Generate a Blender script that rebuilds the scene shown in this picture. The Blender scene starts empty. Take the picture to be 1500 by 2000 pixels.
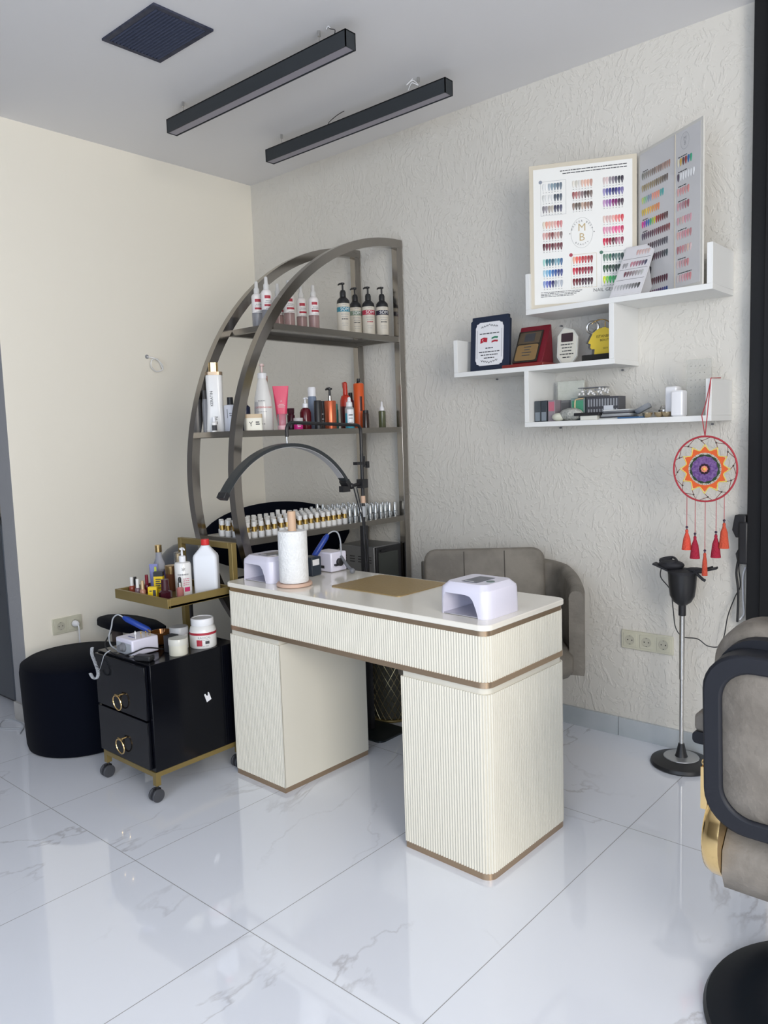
import bpy, bmesh, math, random
from mathutils import Vector, Matrix
R = math.radians
random.seed(7)
S = bpy.context.scene
COL = S.collection

# ---------------------------------------------------------------- camera, light, exposure
cam = bpy.data.objects.new('camera', bpy.data.cameras.new('camera'))
COL.objects.link(cam)
cam.data.sensor_fit = 'HORIZONTAL'; cam.data.sensor_width = 36.0
cam.data.lens = 1515.8 / 1500 * 36
cam.data.clip_start = 0.05
rx = Vector((0.753404, 0.656755, -0.032494)); ux = Vector((-0.041661, 0.096992, 0.994413)); fx = Vector((-0.656237, 0.747841, -0.100435))
cm = Matrix((rx, ux, -fx)).transposed().to_4x4(); cm.translation = (3.8718, -3.2568, 1.4)
cam.matrix_world = cm
S.camera = cam
S.view_settings.view_transform = 'Standard'; S.view_settings.look = 'None'
S.view_settings.gamma = 1.0; S.view_settings.use_curve_mapping = False
S.view_settings.exposure = 0.41

W = bpy.data.worlds.new('world'); S.world = W; W.use_nodes = True
W.node_tree.nodes['Background'].inputs[0].default_value = (0.80, 0.88, 1.0, 1)
W.node_tree.nodes['Background'].inputs[1].default_value = 1.0

def area(name, loc, aim, sx, sy, power, col):
    l = bpy.data.lights.new(name, 'AREA'); l.shape = 'RECTANGLE'; l.size = sx; l.size_y = sy
    l.energy = power; l.color = col
    o = bpy.data.objects.new(name, l); COL.objects.link(o); o.location = loc
    o.rotation_euler = (Vector(aim) - Vector(loc)).to_track_quat('-Z', 'Z').to_euler()
    return o
# daylight through the shop front on the right-hand side and the glazed front behind the camera
area('daylight_east', (6.33, -3.6, 1.85), (0, -2.6, 1.2), 2.8, 1.65, 120, (1.0, 0.95, 0.87))
area('daylight_south', (4.2, -5.2, 1.5), (3.6, 0, 0.2), 3.8, 2.1, 52, (0.68, 0.81, 1.0))

# ---------------------------------------------------------------- materials
MC = {}
def mat(name, col, rough=0.5, metal=0.0, alpha=1.0, trans=0.0, coat=0.0, bump=None, spec=0.5, sheen=0.0, ior=1.45, emit=None):
    if name in MC: return MC[name]
    m = bpy.data.materials.new(name); m.use_nodes = True
    nt = m.node_tree; b = nt.nodes['Principled BSDF']
    b.inputs['Base Color'].default_value = (*col, 1); b.inputs['Roughness'].default_value = rough
    b.inputs['Metallic'].default_value = metal; b.inputs['Alpha'].default_value = alpha
    b.inputs['Transmission Weight'].default_value = trans; b.inputs['Coat Weight'].default_value = coat
    b.inputs['Specular IOR Level'].default_value = spec; b.inputs['IOR'].default_value = ior
    b.inputs['Sheen Weight'].default_value = sheen
    if bump:
        sc, st = bump
        tc = nt.nodes.new('ShaderNodeTexCoord'); n = nt.nodes.new('ShaderNodeTexNoise'); n.inputs['Scale'].default_value = sc
        n.inputs['Detail'].default_value = 4; bp = nt.nodes.new('ShaderNodeBump'); bp.inputs['Strength'].default_value = st
        bp.inputs['Distance'].default_value = 0.01
        nt.links.new(tc.outputs['Object'], n.inputs['Vector']); nt.links.new(n.outputs['Fac'], bp.inputs['Height']); nt.links.new(bp.outputs['Normal'], b.inputs['Normal'])
    MC[name] = m; return m

def mottled(name, c1, c2, scale, rough, bump=0.0, metal=0.0, stretch=(1, 1, 1), detail=5, bscale=None):
    m = mat(name, c1, rough, metal); nt = m.node_tree; b = nt.nodes['Principled BSDF']
    tc = nt.nodes.new('ShaderNodeTexCoord'); mp = nt.nodes.new('ShaderNodeMapping'); mp.inputs['Scale'].default_value = stretch
    n = nt.nodes.new('ShaderNodeTexNoise'); n.inputs['Scale'].default_value = scale; n.inputs['Detail'].default_value = detail
    cr = nt.nodes.new('ShaderNodeValToRGB'); cr.color_ramp.elements[0].position = 0.35; cr.color_ramp.elements[1].position = 0.65
    cr.color_ramp.elements[0].color = (*c1, 1); cr.color_ramp.elements[1].color = (*c2, 1)
    L = nt.links.new
    L(tc.outputs['Object'], mp.inputs[0]); L(mp.outputs[0], n.inputs['Vector']); L(n.outputs['Fac'], cr.inputs[0]); L(cr.outputs[0], b.inputs['Base Color'])
    if bump:
        n2 = nt.nodes.new('ShaderNodeTexNoise'); n2.inputs['Scale'].default_value = bscale or scale * 3; n2.inputs['Detail'].default_value = 6
        L(mp.outputs[0], n2.inputs['Vector'])
        bp = nt.nodes.new('ShaderNodeBump'); bp.inputs['Strength'].default_value = bump; bp.inputs['Distance'].default_value = 0.01
        L(n2.outputs['Fac'], bp.inputs['Height']); L(bp.outputs['Normal'], b.inputs['Normal'])
    return m

def plaster(name, col, strength, dist, scale, thresh=(0.45, 0.62)):
    m = mat(name, col, 0.55, spec=0.35); nt = m.node_tree; b = nt.nodes['Principled BSDF']; L = nt.links.new
    tc = nt.nodes.new('ShaderNodeTexCoord')
    w = nt.nodes.new('ShaderNodeTexNoise'); w.inputs['Scale'].default_value = 2.2; w.inputs['Detail'].default_value = 2
    mx = nt.nodes.new('ShaderNodeVectorMath'); mx.operation = 'MULTIPLY_ADD'; mx.inputs[1].default_value = (0.35, 0.35, 0.35)
    L(tc.outputs['Object'], w.inputs['Vector']); L(w.outputs['Color'], mx.inputs[0]); L(tc.outputs['Object'], mx.inputs[2])
    mp = nt.nodes.new('ShaderNodeMapping'); mp.inputs['Scale'].default_value = (1.0, 1.0, 0.62); L(mx.outputs[0], mp.inputs[0])
    a = nt.nodes.new('ShaderNodeTexNoise'); a.inputs['Scale'].default_value = scale; a.inputs['Detail'].default_value = 3; a.inputs['Roughness'].default_value = 0.55
    c = nt.nodes.new('ShaderNodeTexNoise'); c.inputs['Scale'].default_value = 90; c.inputs['Detail'].default_value = 3
    L(mp.outputs[0], a.inputs['Vector']); L(tc.outputs['Object'], c.inputs['Vector'])
    cr = nt.nodes.new('ShaderNodeValToRGB'); cr.color_ramp.elements[0].position = thresh[0]; cr.color_ramp.elements[1].position = thresh[1]
    L(a.outputs['Fac'], cr.inputs[0])
    ad = nt.nodes.new('ShaderNodeMath'); ad.operation = 'MULTIPLY_ADD'; ad.inputs[1].default_value = 0.12
    L(c.outputs['Fac'], ad.inputs[0]); L(cr.outputs[0], ad.inputs[2])
    bp = nt.nodes.new('ShaderNodeBump'); bp.inputs['Strength'].default_value = strength; bp.inputs['Distance'].default_value = dist
    L(ad.outputs[0], bp.inputs['Height']); L(bp.outputs['Normal'], b.inputs['Normal'])
    return m

def floor_mat():
    m = mat('marble_tile', (0.75, 0.75, 0.78), 0.09); nt = m.node_tree; b = nt.nodes['Principled BSDF']; L = nt.links.new; N = nt.nodes.new
    tc = N('ShaderNodeTexCoord'); sp = N('ShaderNodeSeparateXYZ'); L(tc.outputs['Object'], sp.inputs[0])
    def math_(op, a, bb, c=None):
        n = N('ShaderNodeMath'); n.operation = op
        for i, v in enumerate((a, bb, c)):
            if v is None: continue
            if hasattr(v, 'links') or hasattr(v, 'is_linked'): L(v, n.inputs[i])
            else: n.inputs[i].default_value = v
        return n.outputs[0]
    def line(o, off, size, hw):
        t = math_('DIVIDE', math_('SUBTRACT', o, off), size)
        fr = math_('FRACT', t, 0.0)
        d = math_('MINIMUM', fr, math_('SUBTRACT', 1.0, fr))
        return math_('LESS_THAN', math_('MULTIPLY', d, size), hw), math_('FLOOR', t, 0.0)
    lx, ix = line(sp.outputs[0], 1.574 - 6.0, 0.6005, 0.0013); ly, iy = line(sp.outputs[1], -1.968 - 11.98, 1.198, 0.0013)
    grout = math_('MAXIMUM', lx, ly)
    # per-tile offset so that veins break at the joints
    cmb = N('ShaderNodeCombineXYZ'); L(math_('MULTIPLY', ix, 3.71), cmb.inputs[0]); L(math_('MULTIPLY', iy, 5.13), cmb.inputs[1]); L(math_('ADD', ix, iy), cmb.inputs[2])
    va = N('ShaderNodeVectorMath'); va.operation = 'ADD'; L(tc.outputs['Object'], va.inputs[0]); L(cmb.outputs[0], va.inputs[1])
    mp = N('ShaderNodeMapping'); mp.inputs['Rotation'].default_value = (0, 0, 0.6); mp.inputs['Scale'].default_value = (1.0, 0.62, 1); L(va.outputs[0], mp.inputs[0])
    n1 = N('ShaderNodeTexNoise'); n1.inputs['Scale'].default_value = 1.35; n1.inputs['Detail'].default_value = 7; n1.inputs['Roughness'].default_value = 0.52; n1.inputs['Distortion'].default_value = 0.55
    L(mp.outputs[0], n1.inputs['Vector'])
    vein = math_('ABSOLUTE', math_('SUBTRACT', n1.outputs['Fac'], 0.5), 0.0)
    cr = N('ShaderNodeValToRGB'); cr.color_ramp.elements[0].position = 0.0; cr.color_ramp.elements[0].color = (1, 1, 1, 1); cr.color_ramp.elements[1].position = 0.007; cr.color_ramp.elements[1].color = (0, 0, 0, 1)
    L(vein, cr.inputs[0])
    n2 = N('ShaderNodeTexNoise'); n2.inputs['Scale'].default_value = 2.1; n2.inputs['Detail'].default_value = 2; L(va.outputs[0], n2.inputs['Vector'])
    cr2 = N('ShaderNodeValToRGB'); cr2.color_ramp.elements[0].position = 0.44; cr2.color_ramp.elements[1].position = 0.60; L(n2.outputs['Fac'], cr2.inputs[0])
    vf = math_('MULTIPLY', math_('MULTIPLY', cr.outputs[0], cr2.outputs[0]), 0.55)
    mixc = N('ShaderNodeMix'); mixc.data_type = 'RGBA'; mixc.inputs['A'].default_value = (0.80, 0.825, 0.89, 1); mixc.inputs['B'].default_value = (0.42, 0.41, 0.43, 1); L(vf, mixc.inputs['Factor'])
    mixg = N('ShaderNodeMix'); mixg.data_type = 'RGBA'; mixg.inputs['B'].default_value = (0.30, 0.30, 0.31, 1); L(mixc.outputs['Result'], mixg.inputs['A']); L(grout, mixg.inputs['Factor'])
    L(mixg.outputs['Result'], b.inputs['Base Color'])
    b.inputs['Coat Weight'].default_value = 0.6; b.inputs['Specular IOR Level'].default_value = 0.7; b.inputs['Coat Roughness'].default_value = 0.02; rg = math_('MULTIPLY_ADD', grout, 0.5, 0.06); L(rg, b.inputs['Roughness'])
    n3 = N('ShaderNodeTexNoise'); n3.inputs['Scale'].default_value = 6; L(tc.outputs['Object'], n3.inputs['Vector'])
    bp = N('ShaderNodeBump'); bp.inputs['Strength'].default_value = 0.04; bp.inputs['Distance'].default_value = 0.01; L(n3.outputs['Fac'], bp.inputs['Height']); L(bp.outputs['Normal'], b.inputs['Normal'])
    return m

def attr_mat(name, rough=0.3, coat=0.3):
    m = mat(name, (1, 1, 1), rough, coat=coat); nt = m.node_tree
    a = nt.nodes.new('ShaderNodeAttribute'); a.attribute_name = 'Col'
    nt.links.new(a.outputs['Color'], nt.nodes['Principled BSDF'].inputs['Base Color']); return m

CEIL = plaster('ceiling_paint', (0.80, 0.79, 0.79), 0.15, 0.002, 6)
WALLA = plaster('trowelled_plaster', (0.69, 0.66, 0.60), 0.75, 0.0017, 48, (0.50, 0.60))
WALLB = plaster('smooth_plaster', (0.88, 0.83, 0.72), 0.3, 0.0012, 9, (0.60, 0.72))
GREYWALL = plaster('grey_render', (0.35, 0.35, 0.36), 0.3, 0.002, 30)
FLOOR = floor_mat()
SKIRT = mottled('skirting_tile', (0.42, 0.46, 0.48), (0.50, 0.53, 0.55), 5, 0.25)
CREAM = mat('cream_lacquer', (0.72, 0.685, 0.585), 0.38, coat=0.15)
CREAMTOP = mat('cream_gloss_top', (0.86, 0.82, 0.73), 0.14, coat=0.4)
BRONZE = mat('brushed_bronze', (0.42, 0.31, 0.21), 0.33, 0.75)
CHROME = mat('nickel_chrome', (0.32, 0.30, 0.275), 0.17, 1.0)
DARKGLASS = mat('dark_shelf_glass', (0.10, 0.10, 0.10), 0.12, 0.3)
BRUSH = mat('brushed_nickel', (0.24, 0.225, 0.20), 0.34, 0.9)
STEEL = mat('steel', (0.55, 0.54, 0.52), 0.25, 1.0)
GOLD = mat('polished_gold', (0.83, 0.60, 0.28), 0.14, 1.0)
PGOLD = mat('gold_paint', (0.24, 0.175, 0.06), 0.4, 0.35)
BLACK = mat('black_plastic', (0.018, 0.018, 0.02), 0.4)
BLACKM = mat('black_matt', (0.02, 0.02, 0.024), 0.6)
BLKLAC = mat('black_lacquer', (0.002, 0.0025, 0.005), 0.14, spec=0.35)
CHARC = mat('charcoal_bar', (0.028, 0.033, 0.038), 0.55)
VELVET = mat('black_velvet', (0.0025, 0.0035, 0.008), 0.9, sheen=0.03, spec=0.08)
TAUPE = mottled('taupe_leather', (0.15, 0.134, 0.112), (0.225, 0.203, 0.17), 9, 0.55, 0.25, bscale=60)
BTAUPE = mottled('barber_leather', (0.155, 0.135, 0.112), (0.215, 0.19, 0.16), 14, 0.55, 0.3, bscale=50)
BFRAME = mat('barber_frame', (0.012, 0.013, 0.018), 0.5, spec=0.35)
WHITE = mat('white_plastic', (0.80, 0.80, 0.82), 0.3)
LILAC = mat('lamp_white_plastic', (0.74, 0.72, 0.83), 0.22, coat=0.2)
WLAM = mat('white_laminate', (0.80, 0.80, 0.78), 0.4)
PAPER = mottled('paper_roll', (0.85, 0.85, 0.84), (0.80, 0.80, 0.79), 40, 0.9, 0.5, bscale=120)
WOOD = mottled('beech', (0.60, 0.40, 0.26), (0.68, 0.47, 0.32), 6, 0.5, 0.1, stretch=(1, 1, 0.2))
PINKWOOD = mottled('beech_base', (0.55, 0.36, 0.27), (0.64, 0.44, 0.34), 8, 0.5, 0.1, stretch=(0.3, 1, 1))
MATGOLD = mat('gold_mat', (0.40, 0.28, 0.12), 0.38, 0.35, bump=(120, 0.15))
RUBBER = mat('grey_rubber', (0.05, 0.052, 0.06), 0.5)
GREYP = mat('grey_plastic', (0.16, 0.165, 0.18), 0.4)
LGREY = mat('light_grey_plastic', (0.40, 0.42, 0.45), 0.4)
BLUEP = mat('blue_handpiece', (0.015, 0.05, 0.30), 0.3)
IVORY = mat('ivory_socket', (0.60, 0.58, 0.46), 0.35)
DARKH = mat('dark_hole', (0.03, 0.03, 0.03), 0.6)
RED = mat('red_plastic', (0.62, 0.03, 0.03), 0.35)
CLEAR = mat('clear_plastic', (0.9, 0.92, 0.93), 0.05, trans=0.92, ior=1.25)
FROST = mat('frosted_plastic', (0.78, 0.79, 0.76), 0.35, trans=0.35, ior=1.3)
GLASS = mat('acrylic', (0.93, 0.96, 0.95), 0.02, trans=0.97, ior=1.12)
INK = mat('ink', (0.05, 0.05, 0.055), 0.6)
GREYINK = mat('grey_ink', (0.30, 0.30, 0.31), 0.6)
PAPERW = mat('chart_paper', (0.80, 0.79, 0.75), 0.25, coat=0.5)
PAPERG = mat('chart_paper_grey', (0.62, 0.61, 0.61), 0.25, coat=0.5)
BEIGE = mat('beige_board', (0.60, 0.54, 0.43), 0.35)
GELMAT = attr_mat('nail_gel', 0.2, 0.4)
CRED = mat('label_red', (0.40, 0.03, 0.05), 0.5)
TIPGOLD = mat('cap_gold', (0.52, 0.36, 0.12), 0.25, 0.9)

# ---------------------------------------------------------------- mesh helpers
class MB:
    def __init__(s): s.v = []; s.f = []; s.m = []; s.c = []; s.cur = 0; s.col = (1, 1, 1, 1)
    def add(s, vs, fs, M=None):
        o = len(s.v)
        s.v += [tuple(M @ Vector(v)) if M else tuple(v) for v in vs]
        for f in fs: s.f.append(tuple(i + o for i in f)); s.m.append(s.cur); s.c.append(s.col)
        return s
    def box(s, x0, y0, z0, x1, y1, z1, M=None):
        if x0 > x1: x0, x1 = x1, x0
        if y0 > y1: y0, y1 = y1, y0
        if z0 > z1: z0, z1 = z1, z0
        return s.add([(x0, y0, z0), (x1, y0, z0), (x1, y1, z0), (x0, y1, z0), (x0, y0, z1), (x1, y0, z1), (x1, y1, z1), (x0, y1, z1)],
                     [(0, 3, 2, 1), (4, 5, 6, 7), (0, 1, 5, 4), (1, 2, 6, 5), (2, 3, 7, 6), (3, 0, 4, 7)], M)
    def loft(s, secs, closed=True, cap=True, M=None, ring=False):
        n = len(secs[0]); vs = [p for q in secs for p in q]; fs = []
        K = len(secs)
        for k in range(K if ring else K - 1):
            k2 = (k + 1) % K
            for i in range(n if closed else n - 1):
                j = (i + 1) % n; fs.append((k * n + i, k * n + j, k2 * n + j, k2 * n + i))
        if cap and closed and not ring:
            fs.append(tuple(range(n - 1, -1, -1))); fs.append(tuple((K - 1) * n + i for i in range(n)))
        return s.add(vs, fs, M)
    def lathe(s, prof, n=24, M=None, cx=0, cy=0):
        secs = [[(cx + max(r, 1e-4) * math.cos(2 * math.pi * i / n), cy + max(r, 1e-4) * math.sin(2 * math.pi * i / n), z) for i in range(n)] for r, z in prof]
        return s.loft(secs, M=M)
    def tube(s, pts, r, n=8, ring=False, M=None, flat=None):
        pts = [Vector(p) for p in pts]; secs = []; K = len(pts); up = None
        for k, p in enumerate(pts):
            if ring: t = pts[(k + 1) % K] - pts[k - 1]
            else: t = pts[min(k + 1, K - 1)] - pts[max(k - 1, 0)]
            t.normalize()
            if up is None: up = Vector((0, 0, 1)) if abs(t.z) < 0.9 else Vector((1, 0, 0))
            a = t.cross(up).normalized(); b = a.cross(t).normalized(); up = b
            rr = r[k] if isinstance(r, (list, tuple)) else r
            if flat: sec = [p + a * x + b * y for x, y in ((-flat[0], -flat[1]), (flat[0], -flat[1]), (flat[0], flat[1]), (-flat[0], flat[1]))]
            else: sec = [p + (a * math.cos(2 * math.pi * i / n) + b * math.sin(2 * math.pi * i / n)) * rr for i in range(n)]
            secs.append(sec)
        return s.loft(secs, ring=ring, M=M)
    def prism(s, poly, z0, z1, M=None):
        return s.loft([[(x, y, z0) for x, y in poly], [(x, y, z1) for x, y in poly]], M=M)
    def sphere(s, c, r, n=12, sc=(1, 1, 1), M=None):
        prof = [(r * math.sin(math.pi * i / n), -r * math.cos(math.pi * i / n)) for i in range(n + 1)]
        Mt = Matrix.Translation(c) @ Matrix.Diagonal((*sc, 1))
        return s.lathe(prof, n * 2, M=(M @ Mt) if M else Mt)
    def mesh(s, name, mats, smooth=35):
        me = bpy.data.meshes.new(name); me.from_pydata(s.v, [], s.f)
        for m in mats: me.materials.append(m)
        me.polygons.foreach_set('material_index', s.m)
        if any(c != (1, 1, 1, 1) for c in s.c):
            ca = me.color_attributes.new('Col', 'FLOAT_COLOR', 'CORNER'); d = []
            for f, c in zip(s.f, s.c): d += list(c) * len(f)
            ca.data.foreach_set('color', d)
        me.update()
        bm = bmesh.new(); bm.from_mesh(me); bmesh.ops.recalc_face_normals(bm, faces=bm.faces); bm.to_mesh(me); bm.free()
        if smooth:
            me.shade_smooth(); me.set_sharp_from_angle(angle=R(smooth))
        return me

def rrect(hx, hy, r, n=5, cx=0, cy=0):
    r = min(r, hx, hy); out = []
    for sx, sy, a0 in ((1, 1, 0), (-1, 1, 90), (-1, -1, 180), (1, -1, 270)):
        for i in range(n + 1):
            a = R(a0 + 90 * i / n); out.append((cx + sx * (hx - r) + r * math.cos(a), cy + sy * (hy - r) + r * math.sin(a)))
    return out
def rsec(hx, hy, r, z, n=5, cx=0, cy=0): return [(x, y, z) for x, y in rrect(hx, hy, r, n, cx, cy)]
def arc(cx, cy, r, a0, a1, n): return [(cx + r * math.cos(R(a0 + (a1 - a0) * i / n)), cy + r * math.sin(R(a0 + (a1 - a0) * i / n))) for i in range(n + 1)]
def smoothpath(pts, n=6):
    P = [Vector(p) for p in pts]; out = []
    for i in range(len(P) - 1):
        p0 = P[max(i - 1, 0)]; p1 = P[i]; p2 = P[i + 1]; p3 = P[min(i + 2, len(P) - 1)]
        for k in range(n):
            t = k / n
            out.append(0.5 * ((2 * p1) + (p2 - p0) * t + (2 * p0 - 5 * p1 + 4 * p2 - p3) * t * t + (3 * p1 - p0 - 3 * p2 + p3) * t ** 3))
    out.append(P[-1]); return out

def link(name, me, parent=None, loc=(0, 0, 0), rot=(0, 0, 0), bevel=0):
    o = bpy.data.objects.new(name, me); COL.objects.link(o)
    o.location = loc; o.rotation_euler = rot
    if parent: o.parent = parent
    if bevel:
        md = o.modifiers.new('bevel', 'BEVEL'); md.width = bevel; md.segments = 2; md.limit_method = 'ANGLE'; md.angle_limit = R(40)
    return o
def obj(name, mb, m, parent=None, loc=(0, 0, 0), rot=(0, 0, 0), bevel=0, smooth=35):
    return link(name, mb.mesh(name, m if isinstance(m, (list, tuple)) else [m], smooth), parent, loc, rot, bevel)
def tag(o, label, cat, group=None, kind=None):
    o['label'] = label; o['category'] = cat
    if group: o['group'] = group
    if kind: o['kind'] = kind
    return o
def thing(name, label, cat, loc=(0, 0, 0), rz=0, group=None):
    o = bpy.data.objects.new(name, None); COL.objects.link(o); o.location = loc; o.rotation_euler = (0, 0, rz)
    o.empty_display_size = 0.05
    return tag(o, label, cat, group)
def struct(name, mb, m, bevel=0):
    o = obj(name, mb, m, bevel=bevel, smooth=0); o['kind'] = 'structure'; return o
def copytree(o, parent=None):
    c = o.copy(); COL.objects.link(c)
    if parent: c.parent = parent
    for ch in o.children: copytree(ch, c)
    return c
TX = {}
def textmesh(s, size, align='CENTER'):
    k = (s, size, align)
    if k not in TX:
        cu = bpy.data.curves.new('lettering', 'FONT'); cu.body = s; cu.size = size; cu.align_x = align; cu.align_y = 'CENTER'; cu.resolution_u = 2
        o = bpy.data.objects.new('lettering', cu); COL.objects.link(o)
        me = bpy.data.meshes.new_from_object(o.evaluated_get(bpy.context.evaluated_depsgraph_get()))
        vs = [tuple(v.co) for v in me.vertices]; fs = [tuple(p.vertices) for p in me.polygons]
        bpy.data.objects.remove(o); bpy.data.curves.remove(cu); bpy.data.meshes.remove(me); TX[k] = (vs, fs)
    return TX[k]
def frame(o, right, up):
    r = Vector(right).normalized(); u = Vector(up).normalized(); n = r.cross(u)
    M = Matrix((r, u, n)).transposed().to_4x4(); M.translation = Vector(o); return M
UP = (0, 0, 1)
def addtext(mb, s, size, M, align='CENTER'): vs, fs = textmesh(s, size, align); return mb.add(vs, fs, M)
def cyltext(mb, s, size, r, z, ang, vertical=False):
    vs, fs = textmesh(s, size); o = []
    for x, y, _ in vs:
        if vertical: x, y = -y, x
        a = ang + x / r; o.append((r * math.cos(a), r * math.sin(a), z + y))
    return mb.add(o, fs)
def cylpatch(mb, r, z0, z1, a0, a1, n=10):
    vs = [(r * math.cos(a0 + (a1 - a0) * i / n), r * math.sin(a0 + (a1 - a0) * i / n), z) for z in (z0, z1) for i in range(n + 1)]
    return mb.add(vs, [(i, i + 1, n + 2 + i, n + 1 + i) for i in range(n)])
def boolean(a, b):
    oa = bpy.data.objects.new('cut_a', a); ob = bpy.data.objects.new('cut_b', b); COL.objects.link(oa); COL.objects.link(ob)
    md = oa.modifiers.new('b', 'BOOLEAN'); md.object = ob; md.operation = 'DIFFERENCE'; md.solver = 'EXACT'
    me = bpy.data.meshes.new_from_object(oa.evaluated_get(bpy.context.evaluated_depsgraph_get()))
    bpy.data.objects.remove(oa); bpy.data.objects.remove(ob)
    me.shade_smooth(); me.set_sharp_from_angle(angle=R(35)); return me

# ---------------------------------------------------------------- room shell
HC = 2.957
struct('floor', MB().box(-1.75, -5.5, -0.1, 6.55, 0.15, 0), FLOOR)
struct('ceiling', MB().box(-1.75, -5.5, HC, 6.55, 0.15, HC + 0.12), CEIL)
struct('wall_back', MB().box(-1.75, 0, 0, 6.55, 0.15, HC), WALLA)
mbw = MB().box(-0.15, -1.6, 0, 0, 0, HC); wl = struct('wall_left', mbw, [WALLB, GREYWALL])
for p in wl.data.polygons:
    if p.normal.y < -0.5: p.material_index = 1
struct('wall_far_left', MB().box(-1.75, -5.35, 0, -1.6, 0, HC), GREYWALL)
DARKW = mat('unseen_wall_dark', (0.30, 0.29, 0.28), 0.6)  # unseen walls coloured dark to cut bounce light and deepen the corners
e = MB()
for b in ((-5.35, 0, -5.05, HC), (-2.15, 0, 0, HC), (-5.05, 0, -2.15, 0.95), (-5.05, 2.75, -2.15, HC)): e.box(6.4, b[0], b[1], 6.55, b[2], b[3])
struct('wall_right', e, DARKW)
e = MB()
for b in ((-1.6, 0, 2.25, HC), (6.15, 0, 6.4, HC), (2.25, 0, 6.15, 0.4), (2.25, 2.6, 6.15, HC)): e.box(b[0], -5.5, b[1], b[2], -5.35, b[3])
struct('wall_front', e, DARKW)
# skirting along the back wall in tile lengths, and a stub at the end of the left wall
sk = MB(); x = 0.0
while x < 2.93: sk.box(x + 0.001, -0.014, 0, min(x + 0.598, 2.95), 0, 0.086); x += 0.6
struct('baseboard_back', sk, SKIRT)
struct('baseboard_left', MB().box(0, -1.6, 0, 0.014, -0.02, 0.09).box(-0.15, -1.614, 0, 0.014, -1.6, 0.09), mottled('skirting_beige', (0.45, 0.43, 0.40), (0.52, 0.50, 0.47), 6, 0.3))

# ---------------------------------------------------------------- ceiling: vent and two linear lamps
t = thing('ceiling_vent', 'dark slatted square ventilation grille set in the ceiling', 'vent', (1.18, -1.42, HC))
VENT = mottled('vent_metal', (0.022, 0.026, 0.05), (0.05, 0.055, 0.085), 30, 0.6)
fr = MB()
for b in ((-0.18, -0.13, 0.18, -0.11), (-0.18, 0.11, 0.18, 0.13), (-0.18, -0.11, -0.16, 0.11), (0.16, -0.11, 0.18, 0.11)): fr.box(b[0], b[1], -0.008, b[2], b[3], 0)
obj('frame', fr, VENT, t); obj('backing', MB().box(-0.16, -0.11, -0.0015, 0.16, 0.11, 0), DARKH, t)
sl = MB()
for i in range(15):
    y = -0.104 + i * 0.0148; sl.box(-0.16, -0.001, -0.005, 0.16, 0.001, 0.006, Matrix.Translation((0, y, -0.0062)) @ Matrix.Rotation(R(42), 4, 'X'))
obj('slats', sl, mat('slat_metal', (.05, .06, .10), .45), t)
def bar_lamp(x0, x1, y0, y1, label, wires):
    t = thing('linear_ceiling_lamp', label, 'ceiling lamp', (x0, y0, 2.90), 0, 'black linear ceiling lamps'); L = x1 - x0; w = y1 - y0
    b = MB().box(0, 0, -0.062, L, 0.004, 0).box(0, w - 0.004, -0.062, L, w, 0).box(0, 0, -0.004, L, w, 0).box(0, 0, -0.062, 0.004, w, 0).box(L - 0.004, 0, -0.062, L, w, 0)
    obj('housing', b, CHARC, t)
    obj('diffuser', MB().box(0.005, 0.008, -0.060, L - 0.005, w - 0.008, -0.05), mat('unlit_diffuser', (0.34, 0.32, 0.36), 0.5), t)
    for xr in (0.10, L - 0.165): obj('suspension_rod', MB().lathe([(0.001, 0), (0.0012, 0.036), (0.006, 0.036), (0.006, 0.057)], 10, cx=xr, cy=w / 2), STEEL, t)
    for pts in wires: obj('wire', MB().tube(smoothpath(pts), 0.0018, 6), BLACK if pts[0][2] == 0 else WHITE, t)
bar_lamp(0.634, 1.80, -1.025, -0.970, 'black linear lamp on the ceiling, the one nearer the ventilation grille', [((1.07, .03, 0), (1.085, .03, .03), (1.06, .03, .045), (1.05, .03, .057)), ((1.06, .03, .047), (1.05, .028, .057), (1.04, .03, .05))])
bar_lamp(0.655, 1.825, -0.440, -0.385, 'black linear lamp on the ceiling, the one nearer the textured wall', [((0.46, .03, 0), (0.44, .03, .02), (0.49, .04, .045), (0.53, .05, .057)), ((0.96, .01, .01), (0.99, .0, .03), (1.01, .02, .02), (0.98, .02, .05), (0.96, .0, .03), (0.98, .02, .057))])

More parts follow.
